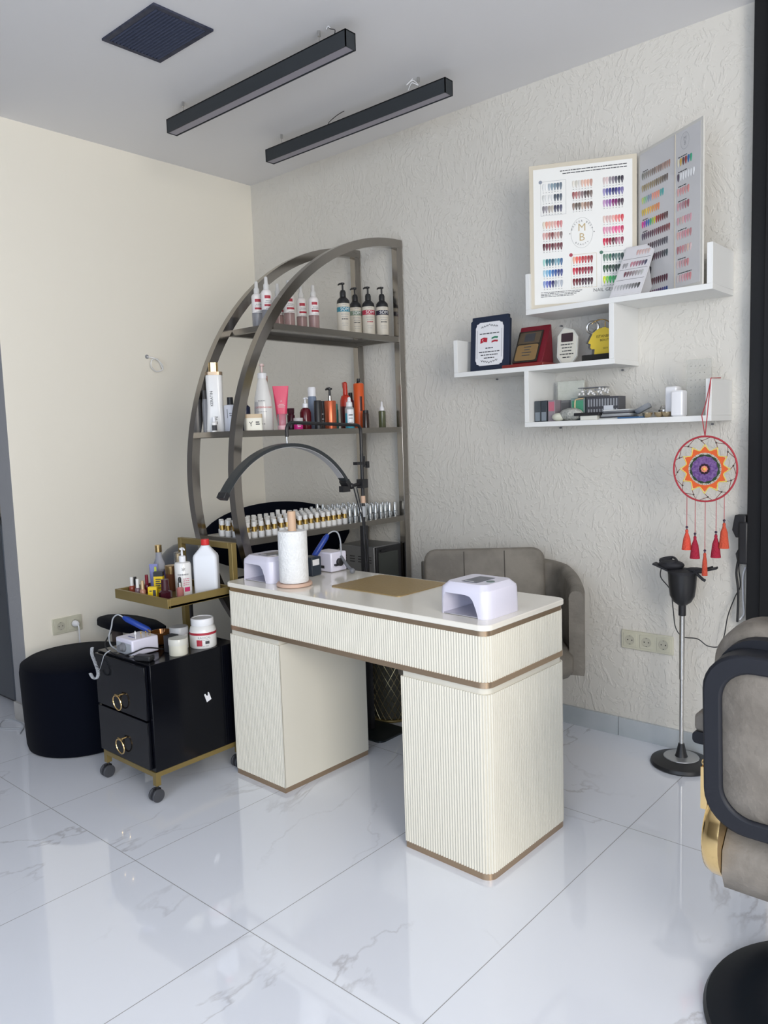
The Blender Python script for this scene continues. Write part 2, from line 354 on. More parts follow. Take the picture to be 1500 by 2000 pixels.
# ---------------------------------------------------------------- manicure desk
t = thing('manicure_desk', 'cream fluted manicure desk with bronze bands and two pedestals', 'desk', (2.5897, -1.3494, 0), -0.0193)
DL, DW = 1.2955, 0.478
def fluted(x0, x1, y0, y1, z0, z1, rads, flute, amp=0.0042, pitch=0.0102):
    # rads: corner radii FL, FR, BR, BL ; flute: sides front, right, back, left
    segs = []; cs = [(x0, y0), (x1, y0), (x1, y1), (x0, y1)]
    dirs = [(1, 0), (0, 1), (-1, 0), (0, -1)]; nor = [(0, -1), (1, 0), (0, 1), (-1, 0)]
    pts = []
    for k in range(4):
        a = cs[k]; b = cs[(k + 1) % 4]; d = dirs[k]; n = nor[k]; ra = rads[k]; rb = rads[(k + 1) % 4]
        L = abs(b[0] - a[0]) + abs(b[1] - a[1]) - ra - rb; fl = flute[k]
        nf = max(1, round(L / pitch)); m = nf * 5 if fl else 1
        for i in range(m + 1):
            s = L * i / m; off = (amp * abs(math.sin(math.pi * nf * i / m)) - amp) if fl else 0
            if fl and 0 < i < m and i % 5 == 0: off = -amp
            pts.append((a[0] + d[0] * (ra + s) + n[0] * off, a[1] + d[1] * (ra + s) + n[1] * off))
        if rb > 0:
            n2 = nor[(k + 1) % 4]; cx = b[0] - d[0] * rb - n[0] * rb; cy = b[1] - d[1] * rb - n[1] * rb
            fr2 = fl or flute[(k + 1) % 4]; m = max(1, round(rb * math.pi / 2 / pitch)) * 5
            a0 = math.atan2(n[1], n[0])
            for i in range(1, m):
                off = (amp * abs(math.sin(math.pi * i / 5)) - amp) if fr2 else 0
                aa = a0 + math.pi / 2 * i / m; pts.append((cx + (rb + off) * math.cos(aa), cy + (rb + off) * math.sin(aa)))
    return MB().loft([[(x, y, z0) for x, y in pts], [(x, y, z1) for x, y in pts]])
rc = 0.035
def slab(x0, x1, y0, y1, z0, z1, rads): return fluted(x0, x1, y0, y1, z0, z1, rads, (0, 0, 0, 0))
obj('tabletop', slab(-DL - .004, .004, -.004, DW + .004, 0.7965, 0.815, (rc,) * 4), CREAMTOP, t, bevel=0.003)
obj('upper_bronze_band', slab(-DL + .002, -.002, .002, DW - .002, 0.7795, 0.7965, (rc,) * 4), BRONZE, t)
obj('fluted_apron', fluted(-DL, 0, 0, DW, 0.636, 0.7795, (rc,) * 4, (1, 1, 1, 1)), CREAM, t, smooth=50)
obj('lower_bronze_band', slab(-DL - .001, .001, -.001, DW + .001, 0.618, 0.636, (rc,) * 4), BRONZE, t)
for nm, x0, x1, rd, fl, lab in (('pedestal', -DL, -0.972, (0.02, 0.0, 0.0, 0.02), (1, 0, 0, 1), 'left pedestal with a plain inner side'), ('pedestal', -0.350, 0.0, (0.004, rc, rc, 0.004), (1, 1, 1, 0), 'right pedestal fluted round its front corner')):
    o = obj(nm, fluted(x0, x1, 0, DW, 0.0215, 0.597, rd, fl), CREAM, t, smooth=50); o['label'] = lab
    obj('plain_collar', slab(x0 + .006, x1 - .006, .006, DW - .006, 0.597, 0.618, rd), CREAM, o)
    obj('bronze_plinth', slab(x0 + .002, x1 - .002, .002, DW - .002, 0.0, 0.0215, rd), BRONZE, o)

# ---------------------------------------------------------------- half-moon chrome etagere
t = thing('half_moon_shelf', 'tall half-moon chrome shelving rack set against the textured wall', 'shelving rack', (0.9, -0.012, 0))
RO, RI, ZC = 1.2, 1.158, 1.205
def halfmoon(x0, x1):
    o = arc(0, ZC, RO, 90, 270, 60); i_ = arc(0, ZC, RI, 90, 270, 60); m = MB()
    secs = [[(x0, a[0] * .98, a[1]), (x1, a[0] * .98, a[1]), (x1, b[0] * .98, b[1]), (x0, b[0] * .98, b[1])] for a, b in zip(o, i_)]
    return m.loft(secs)
for x0 in (-0.028, 0.272):
    obj('curved_frame', halfmoon(x0, x0 + 0.038), CHROME, t); obj('upright', MB().box(x0, -0.042, 0.04, x0 + 0.038, -0.001, ZC + RI + 0.002), CHROME, t, bevel=0.002)
ETZ = [1.905, 1.432, 0.957, 0.485]
for z in ETZ:
    half = .98 * math.sqrt(RI ** 2 - (z - ZC) ** 2) + 0.004
    s = obj('shelf', MB().box(0.012, -half + 0.02, z - 0.006, 0.271, -0.043, z), DARKGLASS, t)
    rl = MB().box(0.276, -half, z - 0.027, 0.304, -0.042, z + 0.0005).box(-0.022, -half, z - 0.027, 0.006, -0.042, z + 0.0005).box(0.006, -half, z - 0.024, 0.276, -half + 0.02, z + 0.0005).box(0.006, -0.062, z - 0.024, 0.276, -0.042, z + 0.0005)
    obj('shelf_rail', rl, BRUSH, s)

# ---------------------------------------------------------------- bottles
def bottle(name, label, cat, x, y, z, segs, prints=(), face=-25, group=None, n=24, rz=None):
    t = thing(name, label, cat, (x, y, z), R(face), group)
    for s_ in segs:
        pn, prof, m = s_[:3]; nn = s_[3] if len(s_) > 3 else n
        obj(pn, MB().lathe(prof, nn), m, t, smooth=40)
    for p in prints:
        mb = MB()
        if p[0] == 'patch': _, nm, m, r, z0, z1, ac, ah = p; cylpatch(mb, r + 0.0004, z0, z1, R(ac - ah), R(ac + ah)); 
        elif p[0] == 'text': _, nm, m, r, z0, s_, size, ac, vert = p; cyltext(mb, s_, size, r + 0.0009, z0, R(ac), vert)
        elif p[0] == 'lines':
            _, nm, m, r, rows, ac = p
            for z0, h, ah in rows:
                k = int(ah * 2 // 7) + 1; a = ac - ah
                while a < ac + ah - 2:
                    wv = random.uniform(4, 14); cylpatch(mb, r + 0.0008, z0 - h / 2, z0 + h / 2, R(a), R(min(a + wv, ac + ah)), 3); a += wv + 3
        obj(nm, mb, m, t)
    return t
def pump_head(z0, h, r=0.004, reach=0.03, ang=180):
    m = MB().lathe([(r * 1.1, z0), (r, z0 + h * .75), (r * 2.4, z0 + h * .8), (r * 2.4, z0 + h)], 14)
    a = R(ang); d = Vector((math.cos(a), math.sin(a), 0))
    m.tube([(0, 0, z0 + h * .92), tuple(d * reach * .7 + Vector((0, 0, z0 + h * .94))), tuple(d * reach + Vector((0, 0, z0 + h * .82)))], [r * 1.4, r * 1.1, r * .7], 8)
    return m

Z1 = ETZ[0]
HAZ = mat('spray_bottle_white', (0.78, 0.74, 0.72), 0.3); LIQ = mat('rose_liquid', (0.50, 0.34, 0.33), 0.15, trans=0.5, ior=1.3); LIQG = mat('grey_liquid', (0.42, 0.42, 0.45), 0.15, trans=0.5, ior=1.3)
SPRAYCAP = mat('misty_cap', (0.80, 0.79, 0.77), 0.2, trans=0.3, ior=1.2)
for (x, y, h, liq, lab) in ((1.0, -.836, .22, LIQG, 'leftmost of the white hair spray bottles with maroon labels, top shelf'), (1.08, -.845, .228, LIQG, 'second white spray bottle from the left end of the top chrome shelf'),
                            (1.0, -.706, .225, LIQ, 'white spray bottle mostly behind the curved frame, left of the wider one'), (1.07, -.700, .232, LIQ, 'white spray bottle crossed by the curved frame, showing a broad maroon band'),
                            (1.04, -.592, .222, LIQ, 'fifth white spray bottle on the top shelf, just right of the curved frame'), (1.11, -.577, .218, LIQ, 'rightmost of the white spray bottles with maroon labels, top shelf')):
    r = 0.0255
    t = bottle('spray_bottle', lab, 'spray bottle', x, y, Z1, [('body', [(r * .95, 0), (r, .003), (r, h * .34)], liq), ('upper_body', [(r * 1.002, h * .34), (r * 1.002, h * .66), (r * .95, h * .70), (r * .7, h * .735), (.012, h * .75)], HAZ),
              ('spray_cap', [(.0135, h * .745), (.0135, h * .84), (.009, h * .87), (.008, h * .985), (.006, h)], SPRAYCAP)],
              [('patch', 'brand_patch', CRED, r, h * .56, h * .62, -12, 32), ('patch', 'maroon_band', CRED, r, h * .405, h * .445, 0, 48), ('lines', 'small_print', GREYINK, r, [(h * .51, .004, 34), (h * .475, .003, 42), (h * .36, .003, 30)], 0)], face=-18, group='white spray bottles on the top shelf')
for (x, y, c, cn) in ((1.08, -.338, (.03, .22, .30), 'turquoise'), (1.03, -.165 - .03, (.20, .27, .20), 'sage green'), (1.09, -.139 - .02, (.42, .03, .06), 'red'), (1.13, -.095, (.03, .03, .05), 'black')):
    r, h = 0.0325, 0.262
    cm_ = mat('band_' + cn.replace(' ', '_'), c, 0.4)
    bottle('pump_bottle', 'black pump bottle with a cream label and a %s name band, top shelf' % cn, 'pump bottle', x, y, Z1,
           [('body', [(r * .9, 0), (r, .004), (r, h * .62), (r * .93, h * .67), (r * .6, h * .715), (.014, h * .73)], BLACK), ('collar', [(.0155, h * .73), (.0155, h * .82), (.011, h * .86)], BLACK), ('cream_label', [(r + .0006, .012), (r + .0006, h * .60)], mat('cream_label', (.62, .57, .48), .45)), ('name_band', [(r + .0009, h * .44), (r + .0009, h * .53)], cm_)],
           [('text', 'band_lettering', mat('band_white', (.8, .8, .8), .5), r + .001, h * .485, 'SOM', .024, 0, False), ('lines', 'label_print', CRED if cn == 'red' else INK, r, [(h * .30, .005, 30)], 0), ('lines', 'fine_print', GREYINK, r, [(h * .39, .003, 36), (h * .345, .003, 30), (h * .57, .003, 20), (h * .22, .002, 30), (h * .18, .002, 25)], 0)], face=-32, group='black pump bottles on the top shelf')
    tt = [o for o in COL.objects if o.name.startswith('pump_bottle') and not o.parent][-1]
    obj('pump', pump_head(h * .86, h * .14, .0045, .03, 215), BLACK, tt)

Z2 = ETZ[1]
def simple(name, label, cat, x, y, z, segs, prints=(), face=-30, n=24, group=None): return bottle(name, label, cat, x, y, z, segs, prints, face, group, n)
OFFW = mat('offwhite_gloss', (0.78, 0.77, 0.75), 0.22, coat=0.2)
def sq(name, label, cat, x, y, z, segs, rz=-0.3, group=None):
    t = thing(name, label, cat, (x, y, z), rz, group)
    for pn, secs, m in segs: obj(pn, MB().loft([rsec(hx, hy, r_, zz) for hx, hy, r_, zz in secs]), m, t, smooth=40)
    return t
# tall keratin bottle
t = sq('shampoo_bottle', 'tall tapered white bottle with a gold cap at the left end of the middle shelf', 'bottle', .955, -1.072, Z2,
       [('body', [(.042, .03, .02, 0), (.043, .031, .02, .004), (.036, .027, .02, .12), (.037, .028, .02, .25), (.036, .027, .02, .256)], OFFW), ('shoulder_ring', [(.038, .029, .018, .256), (.038, .029, .018, .27)], BRONZE), ('cap', [(.021, .019, .012, .27), (.021, .019, .012, .312)], GOLD)], rz=R(48))
m = MB(); addtext(m, 'KERATIN', .017, frame((-.012, -.0305, .15), (0, 0, 1), (-1, 0, 0))); addtext(m, 'N', .022, frame((.004, -.0305, .062), (0.3, 0, 1), (-1, 0, 0))); addtext(m, 'C', .022, frame((.004, -.0308, .04), (0, 0, 1), (-1, 0, 0))); obj('lettering', m, INK, t)
t = simple('dropper_bottle', 'tiny white bottle with a round black emblem, left end of the middle shelf', 'bottle', 1.0, -1.118, Z2, [('body', [(.0125, 0), (.013, .003), (.013, .04), (.007, .046)], OFFW), ('cap', [(.008, .046), (.007, .066)], WHITE)])
m = MB(); cylpatch(m, .0134, .006, .03, R(-55), R(55)); obj('emblem', m, INK, t)
sq('dark_bottle', 'dark grey bottle mostly hidden behind the tall keratin bottle', 'bottle', .925, -1.108, Z2, [('body', [(.012, .012, .008, 0), (.012, .012, .008, .13), (.009, .009, .005, .15)], GREYP), ('cap', [(.01, .01, .006, .15), (.01, .01, .006, .19)], BLACK)])
simple('shampoo_bottle', 'round white bottle with a black cap beside the tall gold-capped one', 'bottle', 1.035, -1.05, Z2, [('body', [(.028, 0), (.029, .003), (.029, .112), (.027, .118), (.012, .12)], mat('lavender_white', (.70, .70, .74), .3)), ('cap', [(.0145, .12), (.0135, .153)], BLACK)], [('lines', 'label_print', INK, .029, [(.08, .004, 30), (.071, .004, 28), (.02, .003, 12)], 10), ('patch', 'side_print', GREYINK, .029, .06, .10, -38, 4)])
t = sq('cream_jar', 'square cream jar with a tan lid in front of the big pump bottle', 'jar', 1.165, -1.03, Z2, [('body', [(.037, .03, .008, 0), (.037, .03, .008, .055)], mat('cream_jar', (.76, .74, .64), .35)), ('lid', [(.0375, .0305, .008, .055), (.0375, .0305, .008, .072)], mat('tan_lid', (.55, .42, .27), .4))], rz=R(60))
m = MB(); addtext(m, 'Y', .03, frame((-.015, -.0306, .028), (1, 0, 0.1), UP)); m.box(.006, -.0306, .034, .022, -.0302, .039).box(.006, -.0306, .025, .024, -.0302, .03); obj('label_print', m, INK, t)
t = simple('navy_bottle', 'navy bottle with white dots behind the square cream jar', 'bottle', 1.02, -.955, Z2, [('body', [(.024, 0), (.024, .11), (.012, .12)], mat('navy', (.01, .014, .04), .3)), ('cap', [(.012, .12), (.011, .152)], BLACK)])
m = MB(); [m.sphere((.0235 * math.cos(R(-20)), .0235 * math.sin(R(-20)), .03 + i * .018), .0035, 6) for i in range(4)]; obj('dots', m, LGREY, t)
r = .043
t = simple('pump_bottle', 'largest white pump bottle with pink-red lettering on the middle shelf', 'pump bottle', 1.08, -.895, Z2, [('body', [(r * .97, 0), (r, .004), (r * .99, .10), (r * .9, .15), (r * .72, .185), (.024, .22), (.0195, .235), (.0195, .238)], OFFW), ('collar', [(.021, .238), (.021, .262), (.017, .264)], WHITE)],
           [('text', 'red_lettering', mat('coral_ink', (.70, .12, .12), .5), r, .105, 'CATERINA HAIR', .012, -8, False), ('patch', 'info_panel', mat('pale_grey_print', (.52, .52, .53), .5), r, .05, .13, -58, 16), ('lines', 'small_print', GREYINK, r, [(.135, .003, 22), (.085, .002, 30), (.03, .004, 16)], -20)])
obj('pump', pump_head(.262, .042, .0045, .028, 150), mat('pink_pump', (.72, .55, .52), .35), t)
simple('brown_bottle', 'slim brown bottle with an orange cap behind the large white pump bottle', 'bottle', .96, -.775, Z2, [('body', [(.021, 0), (.021, .16), (.013, .20)], mat('dark_brown_glass', (.06, .025, .02), .2)), ('cap', [(.0115, .20), (.0115, .262)], mat('rust_cap', (.35, .09, .04), .35))])
PINK = mat('pink_tube', (.72, .06, .14), .35)
t = thing('squeeze_tube', 'bright pink squeeze tube standing on its cap on the middle shelf', 'tube', (1.09, -.795, Z2), R(52))
obj('body', MB().loft([rsec(.020, .017, .016, .024), rsec(.022, .018, .016, .03), rsec(.031, .011, .01, .14), rsec(.037, .003, .0025, .195), rsec(.037, .002, .0015, .206)]), PINK, t, smooth=50)
obj('cap', MB().lathe([(.019, 0), (.02, .024)], 20), mat('pink_cap', (.6, .05, .12), .3), t)
m = MB(); addtext(m, 'A', .014, frame((0, -.0135, .135), (1, 0, 0), (0, .12, 1)));
for i, w in enumerate((.012, .017, .014)): m.box(-w, -.0165, .118 - i * .006, w, -.0160, .121 - i * .006)
obj('lettering', m, mat('pale_pink_ink', (.8, .5, .52), .5), t)
simple('glitter_jar', 'small clear jar with pale pink contents in front of the pink tube', 'jar', 1.172, -.865, Z2, [('body', [(.021, 0), (.022, .002), (.022, .02)], mat('pale_pink', (.75, .45, .48), .3)), ('lid', [(.022, .02), (.0225, .022), (.0225, .07), (.021, .072)], CLEAR)])
simple('plum_bottle', 'short plum bottle behind the small magenta jar', 'bottle', 1.05, -.70, Z2, [('body', [(.019, 0), (.019, .07), (.014, .078)], mat('plum', (.05, .008, .018), .25)), ('cap', [(.017, .078), (.018, .104)], mat('plum_cap', (.045, .01, .018), .3))], n=8)
simple('magenta_jar', 'small round magenta-labelled jar with a clear top on the middle shelf', 'jar', 1.165, -.76, Z2, [('body', [(.021, 0), (.022, .003), (.022, .032)], mat('magenta', (.55, .02, .20), .3)), ('lid', [(.0225, .032), (.0225, .052), (.021, .054)], mat('grey_lid', (.5, .48, .48), .2))], [('lines', 'label_print', WHITE, .022, [(.022, .004, 24), (.014, .003, 20)], 0)])
t = simple('pump_bottle', 'maroon round-shouldered bottle with a small white pump', 'pump bottle', 1.11, -.66, Z2, [('body', [(.026, 0), (.027, .003), (.027, .08), (.022, .097), (.012, .104)], mat('maroon_glass', (.10, .008, .014), .12)), ('collar', [(.0135, .104), (.0135, .124), (.009, .126)], WHITE)])
obj('pump', pump_head(.125, .026, .004, .024, 20), WHITE, t)
simple('spray_can', 'slate blue can with a white cap on the middle shelf', 'can', 1.05, -.555, Z2, [('body', [(.0215, 0), (.0215, .155), (.018, .163)], mat('slate_blue', (.19, .24, .33), .35)), ('cap', [(.0205, .163), (.0205, .203), (.018, .208)], WHITE)])
simple('black_can', 'plain black cylinder standing in front of the slate blue can', 'can', 1.15, -.615, Z2, [('body', [(.0185, 0), (.0185, .128), (.017, .132)], BLACK), ('lid', [(.0175, .132), (.017, .137)], BLACKM)])
simple('black_can', 'black can with small white print beside the copper pump bottle', 'can', 1.07, -.50, Z2, [('body', [(.0175, 0), (.0175, .132)], BLACK), ('lid', [(.017, .132), (.016, .14)], BLACKM)], [('lines', 'white_print', LGREY, .0175, [(.075, .006, 22), (.05, .008, 22), (.035, .004, 22)], 0)], face=-60)
COPPER = mat('copper_foil', (.62, .15, .07), .28, .6)
t = simple('pump_bottle', 'metallic copper-red pump bottle in the middle of the middle shelf', 'pump bottle', 1.12, -.50, Z2, [('body', [(.0285, 0), (.029, .002), (.029, .134), (.027, .138), (.009, .139)], COPPER), ('neck', [(.0085, .139), (.0085, .163)], STEEL)])
obj('pump', pump_head(.163, .038, .0055, .03, 205), BLACK, t)
simple('teal_bottle', 'thin teal bottle showing between the copper pump and the red foam bottle', 'bottle', .99, -.325, Z2, [('body', [(.010, 0), (.010, .10)], mat('teal', (.02, .22, .20), .3)), ('cap', [(.008, .10), (.007, .13)], mat('teal_cap', (.03, .28, .25), .3))])
ORED = mat('tomato_red', (.52, .04, .02), .3)
t = simple('foam_bottle', 'tomato red foam pump bottle behind the clear spray bottle', 'bottle', 1.04, -.305, Z2, [('body', [(.029, 0), (.029, .10), (.029, .115)], mat('dark_red_label', (.10, .015, .015), .3)), ('shoulder', [(.029, .115), (.0285, .145), (.022, .168), (.013, .175)], ORED)])
obj('trigger_head', MB().lathe([(.013, .175), (.011, .236), (.006, .242)], 14).box(-.035, -.007, .226, 0, .007, .241).tube([(-.032, 0, .236), (-.036, 0, .222), (-.033, 0, .212)], .005, 8), ORED, t)
simple('spray_bottle', 'clear spray bottle with turquoise liquid and a white label', 'spray bottle', 1.17, -.415, Z2, [('liquid_body', [(.022, 0), (.023, .002), (.023, .075)], mat('turquoise_liquid', (.05, .30, .40), .1)), ('upper_body', [(.023, .075), (.023, .098), (.016, .108)], mat('smoke_clear', (.35, .37, .38), .1)), ('nozzle', [(.016, .108), (.015, .128), (.009, .134), (.008, .15), (.005, .155)], WHITE)],
       [('patch', 'white_label', WHITE, .023, .012, .094, 0, 45), ('lines', 'label_print', INK, .0236, [(.066, .006, 28), (.05, .003, 25), (.03, .003, 25), (.022, .003, 25)], 0)])
simple('magenta_bottle', 'dark magenta bottle between the red foam bottle and the orange can', 'bottle', 1.0, -.225, Z2, [('body', [(.019, 0), (.019, .145), (.012, .155)], mat('dark_magenta', (.12, .01, .035), .3)), ('cap', [(.012, .155), (.011, .19)], BLACK)])
simple('hair_spray_can', 'tall orange aerosol can with an open black nozzle, middle shelf', 'can', 1.08, -.245, Z2, [('body', [(.027, 0), (.0275, .003), (.0275, .228), (.024, .233)], mat('orange_can', (.66, .10, .02), .32)), ('dome', [(.018, .233), (.014, .242), (.01, .244)], STEEL), ('nozzle', [(.009, .244), (.008, .258)], BLACK)], [('patch', 'dark_print', mat('dark_brown_print', (.07, .02, .015), .4), .0275, .09, .165, 5, 14)])
simple('serum_bottle', 'small dark brown bottle in front of the orange aerosol can', 'bottle', 1.165, -.29, Z2, [('body', [(.017, 0), (.017, .07), (.014, .078)], mat('near_black_brown', (.03, .015, .012), .2)), ('cap', [(.015, .078), (.014, .09)], BLACK)])
simple('serum_bottle', 'olive green bottle with a white nozzle standing alone at the right of the shelf', 'bottle', 1.12, -.111, Z2, [('body', [(.0185, 0), (.019, .002), (.019, .086), (.015, .09)], mat('olive_glass', (.09, .10, .05), .12)), ('nozzle', [(.0135, .09), (.0125, .105), (.006, .115), (.005, .135), (.003, .138)], WHITE)])

# gel polish bottles on the lowest visible shelf
Z3 = ETZ[2]
def polish(kind):
    if kind == 'gold':
        t = thing('gel_polish_bottle', 'white gel polish bottle with gold neck, in the rows behind the front one', 'nail polish', group='white and gold gel polish bottles')
        obj('bottle_base', MB().lathe([(.0138, 0), (.0146, .002), (.0146, .025), (.0120, .0275)], 14), OFFW, t)
        obj('gold_neck', MB().lathe([(.0112, .0275), (.0112, .050)], 12), TIPGOLD, t)
        obj('cap', MB().lathe([(.0114, .050), (.0110, .070), (.0096, .0715)], 12), OFFW, t)
    else:
        t = thing('gel_polish_bottle', 'silver gel polish bottle with a tall cap, in the rows behind the front one', 'nail polish', group='silver gel polish bottles')
        SIL = mat('silver_polish', (.50, .52, .53), .25, .85)
        obj('bottle_base', MB().lathe([(.0145, 0), (.0150, .002), (.0150, .028), (.010, .031)], 14), SIL, t)
        obj('cap', MB().lathe([(.0095, .031), (.0086, .074), (.0074, .076)], 12), SIL, t)
    return t
protos = {}
ORD = 'first second third fourth fifth sixth seventh eighth ninth tenth eleventh twelfth thirteenth fourteenth fifteenth sixteenth seventeenth eighteenth nineteenth twentieth twenty-first twenty-second twenty-third twenty-fourth twenty-fifth twenty-sixth twenty-seventh'.split()
for iy in range(27):
    for ix in range(6):
        y = -1.09 + iy * 0.0386 + random.uniform(-.003, .003); x = 0.928 + ix * 0.0475 + random.uniform(-.003, .003)
        if iy == 0 and ix == 0: continue
        front = ix == 5
        p_s = 0 if iy < 14 else (0.35 if iy < 18 else 1.0)
        k = 'silver' if random.random() < p_s else 'gold'
        if iy > 23 and ix < iy - 22: continue
        if k not in protos: protos[k] = polish(k); o = protos[k]
        else: o = copytree(protos[k])
        o.location = (x, y, Z3)
        if front: o['label'] = '%s gel polish bottle, %s from the left in the front row' % ('white and gold' if k == 'gold' else 'silver', ORD[iy])
        if iy % 7 == 3 and ix in (0, 1): o.scale = (1, 1, 1.16)

# sterilising cabinet on the hidden lower shelf of the rack
t = thing('steriliser_cabinet', 'grey metal steriliser cabinet with a dark glass door inside the chrome rack', 'steriliser', (1.05, -.168, ETZ[3]))
GM = mat('grey_metal', (.20, .20, .20), .4, .4); H_ = .325
obj('body', MB().box(-.13, -.105, 0, .125, .105, H_), GM, t, bevel=.004)
d = obj('door', MB().box(.1255, -.10, .005, .137, .10, H_ - .004), BLACK, t, bevel=.002)
obj('door_glass', MB().box(.137, -.085, .02, .1385, .072, H_ - .035), mat('smoked_glass', (.055, .06, .055), .12), d); obj('door_handle', MB().box(.1375, -.07, H_ - .028, .145, .0, H_ - .018), BLACK, d)
v = MB()
for i in range(3):
    for j in range(4): v.box(-.11 + j * .06, -.1065, H_ - .06 - i * .014, -.075 + j * .06, -.1052, H_ - .055 - i * .014)
obj('vent_slots', v, DARKH, t)

# ---------------------------------------------------------------- arc lamp on a stand
t = thing('arc_lamp_stand', 'black half-moon arc lamp arching over the desk from a tall post', 'lamp', (1.445, -.635, 0))
# floor plate lies under the post behind the desk
obj('base_plate', MB().prism([(x + .02, y) for x, y in rrect(.13, .10, .03)], 0, .008), mat('plate', (.015, .02, .022), .3), t)
obj('lower_post', MB().box(-.014, -.014, .008, .014, .014, .98), BLACK, t, bevel=.002)
obj('upper_post', MB().lathe([(.0085, .98), (.0085, 1.31)], 12), BLACK, t)
obj('price_tape', MB().lathe([(.0115, 1.085), (.0115, 1.118)], 12), mat('flesh_tape', (.62, .42, .30), .6), t)
obj('paper_label', MB().lathe([(.0107, 1.02), (.0107, 1.07)], 12), LGREY, t)
yl = -.45
arm = [(0, 0, 1.20), (0, 0, 1.38)] + [(0, -.028 + .028 * math.cos(R(a)), 1.415 + .028 * math.sin(R(a))) for a in range(0, 91, 15)] + [(0, yl + .03 - .03 * math.sin(R(a)), 1.443 + .015 + .0 - .03 + .03 * math.cos(R(a))) for a in range(0, 91, 15)] + [(0, yl, 1.40)]
obj('top_arm', MB().tube(arm, .0075, 10), BLACK, t)
obj('joint_pin', MB().lathe([(.005, 1.366), (.005, 1.402)], 10, cy=yl), STEEL, t)
Rr = .405; cz = 1.365 - Rr
o_ = MB(); pts = [(0, yl + Rr * math.sin(R(a)), cz + Rr * math.cos(R(a))) for a in range(-57, 56, 3)]
secs = []
for i, p in enumerate(pts):
    a = R(-57 + 3 * i); n_ = Vector((0, math.sin(a), math.cos(a))); w = .022
    P_ = Vector(p); secs.append([P_ + Vector((-w, 0, 0)) - n_ * .006, P_ + Vector((w, 0, 0)) - n_ * .006, P_ + Vector((w, 0, 0)) + n_ * .008, P_ + Vector((-w, 0, 0)) + n_ * .008])
o_.loft(secs); obj('arc_housing', o_, mat('arc_black', (.03, .035, .038), .45), t, smooth=30)
o_ = MB(); secs = []
for i, p in enumerate(pts[1:-1]):
    a = R(-54 + 3 * i); n_ = Vector((0, math.sin(a), math.cos(a))); w = .018; P_ = Vector(p); secs.append([P_ + Vector((-w, 0, 0)) - n_ * .009, P_ + Vector((w, 0, 0)) - n_ * .009, P_ + Vector((w, 0, 0)) - n_ * .0061, P_ + Vector((-w, 0, 0)) - n_ * .0061])
o_.loft(secs); obj('light_strip', o_, mat('strip_grey', (.45, .45, .46), .5), t)
for s, a in ((-1, -57), (1, 56)):
    obj('end_cap', MB().box(-.024, -.014, -.012, .024, .014, .012, Matrix.Translation((0, yl + Rr * math.sin(R(a)), cz + Rr * math.cos(R(a)))) @ Matrix.Rotation(R(-a), 4, 'X')), BLACK, t, bevel=.003)
obj('phone_clamp', MB().tube([(0, 0, 1.175), (-.0, -.06, 1.17), (0, -.085, 1.165)], .008, 8).sphere((0, -.075, 1.168), .014, 8).box(-.015, -.14, 1.145, .012, -.095, 1.172).box(-.018, -.02, 1.155, .018, .018, 1.195), BLACK, t)
obj('height_knob', MB().box(-.012, -.045, 1.262, .012, -.01, 1.275).tube([(0, 0, 1.262), (0, .035, 1.258)], .004, 8).box(-.006, .03, 1.245, .006, .045, 1.275).tube([(.0, .012, 1.25), (.0, .016, 1.30)], .006, 8), BLACK, t)
obj('power_cable', MB().tube(smoothpath([(0, -.06, 1.16), (0.01, -.045, 1.08), (.012, -.02, 1.0), (.02, -.025, .9), (.02, -.01, .8), (.022, -.028, .72), (.02, -.015, .6), (.02, -.01, .1)]), .003, 6).tube(smoothpath([(0, -.04, 1.16), (0.01, -.03, 1.08), (.012, -.015, 1.0), (.03, -.01, .86), (.02, -.03, .76), (.025, -.01, .7)]), .0025, 6), BLACKM, t)

# ---------------------------------------------------------------- on the desk
ZD = 0.8153
def nail_lamp(label, x, y, rz):
    t = thing('nail_lamp', label, 'nail lamp', (x, y, ZD), rz, 'white nail lamps on the desk'); hx, hy = .098, .095
    out = MB().loft([rsec(hx, hy, .03, 0), rsec(hx, hy, .03, .004), rsec(hx * .985, hy * .985, .03, .078), rsec(hx * .965, hy * .965, .03, .088), rsec(hx * .80, hy * .82, .025, .103), rsec(hx * .78, hy * .8, .022, .1045)]).mesh('shell', [LILAC])
    prof = [(-.082, -.01), (.062, -.01), (.062, .006), (.054, .03), (.042, .056), (.030, .068), (.012, .072), (-.068, .072), (-.076, .05)]
    cut = MB().loft([[(a, -.12, b) for a, b in prof], [(a * .95, .07, min(b, .065)) for a, b in prof]]).mesh('cut', [LILAC])
    me = boolean(out, cut); me.materials.clear(); me.materials.append(LILAC); link('shell', me, t)
    obj('inner_floor', MB().box(-.083, -.088, .001, .062, .068, .004), mat('lamp_inner', (.50, .49, .55), .2, .3), t)
    obj('display_panel', MB().box(-.03, -.055, .1046, .03, .045, .1056), mat('panel_grey', (.09, .10, .13), .3), t, bevel=.0004); obj('display_stripe', MB().box(-.022, -.048, .1057, .012, -.043, .1061), WHITE, t)
    obj('sensor_button', MB().lathe([(.014, .1046), (.0135, .1057)], 20, cx=.052, cy=-.01), mat('button_green', (.10, .17, .16), .3), t)
    ld = MB()
    for i in range(5):
        for j in range(3): ld.sphere((-.055 + i * .022, -.06 + j * .04, .0665), .0028, 6)
    obj('leds', ld, mat('led_chip', (.55, .50, .30), .3), t)
    return t
nail_lamp('white nail lamp beside the paper roll, at the left end of the desk', 1.415, -1.165, -.02)
nail_lamp('white nail lamp with a grey display near the right front corner of the desk', 2.462, -1.193, -.04)
t = thing('paper_towel_holder', 'paper towel roll upright on a beech holder, left end of the desk', 'paper towel holder', (1.603, -1.222, ZD))
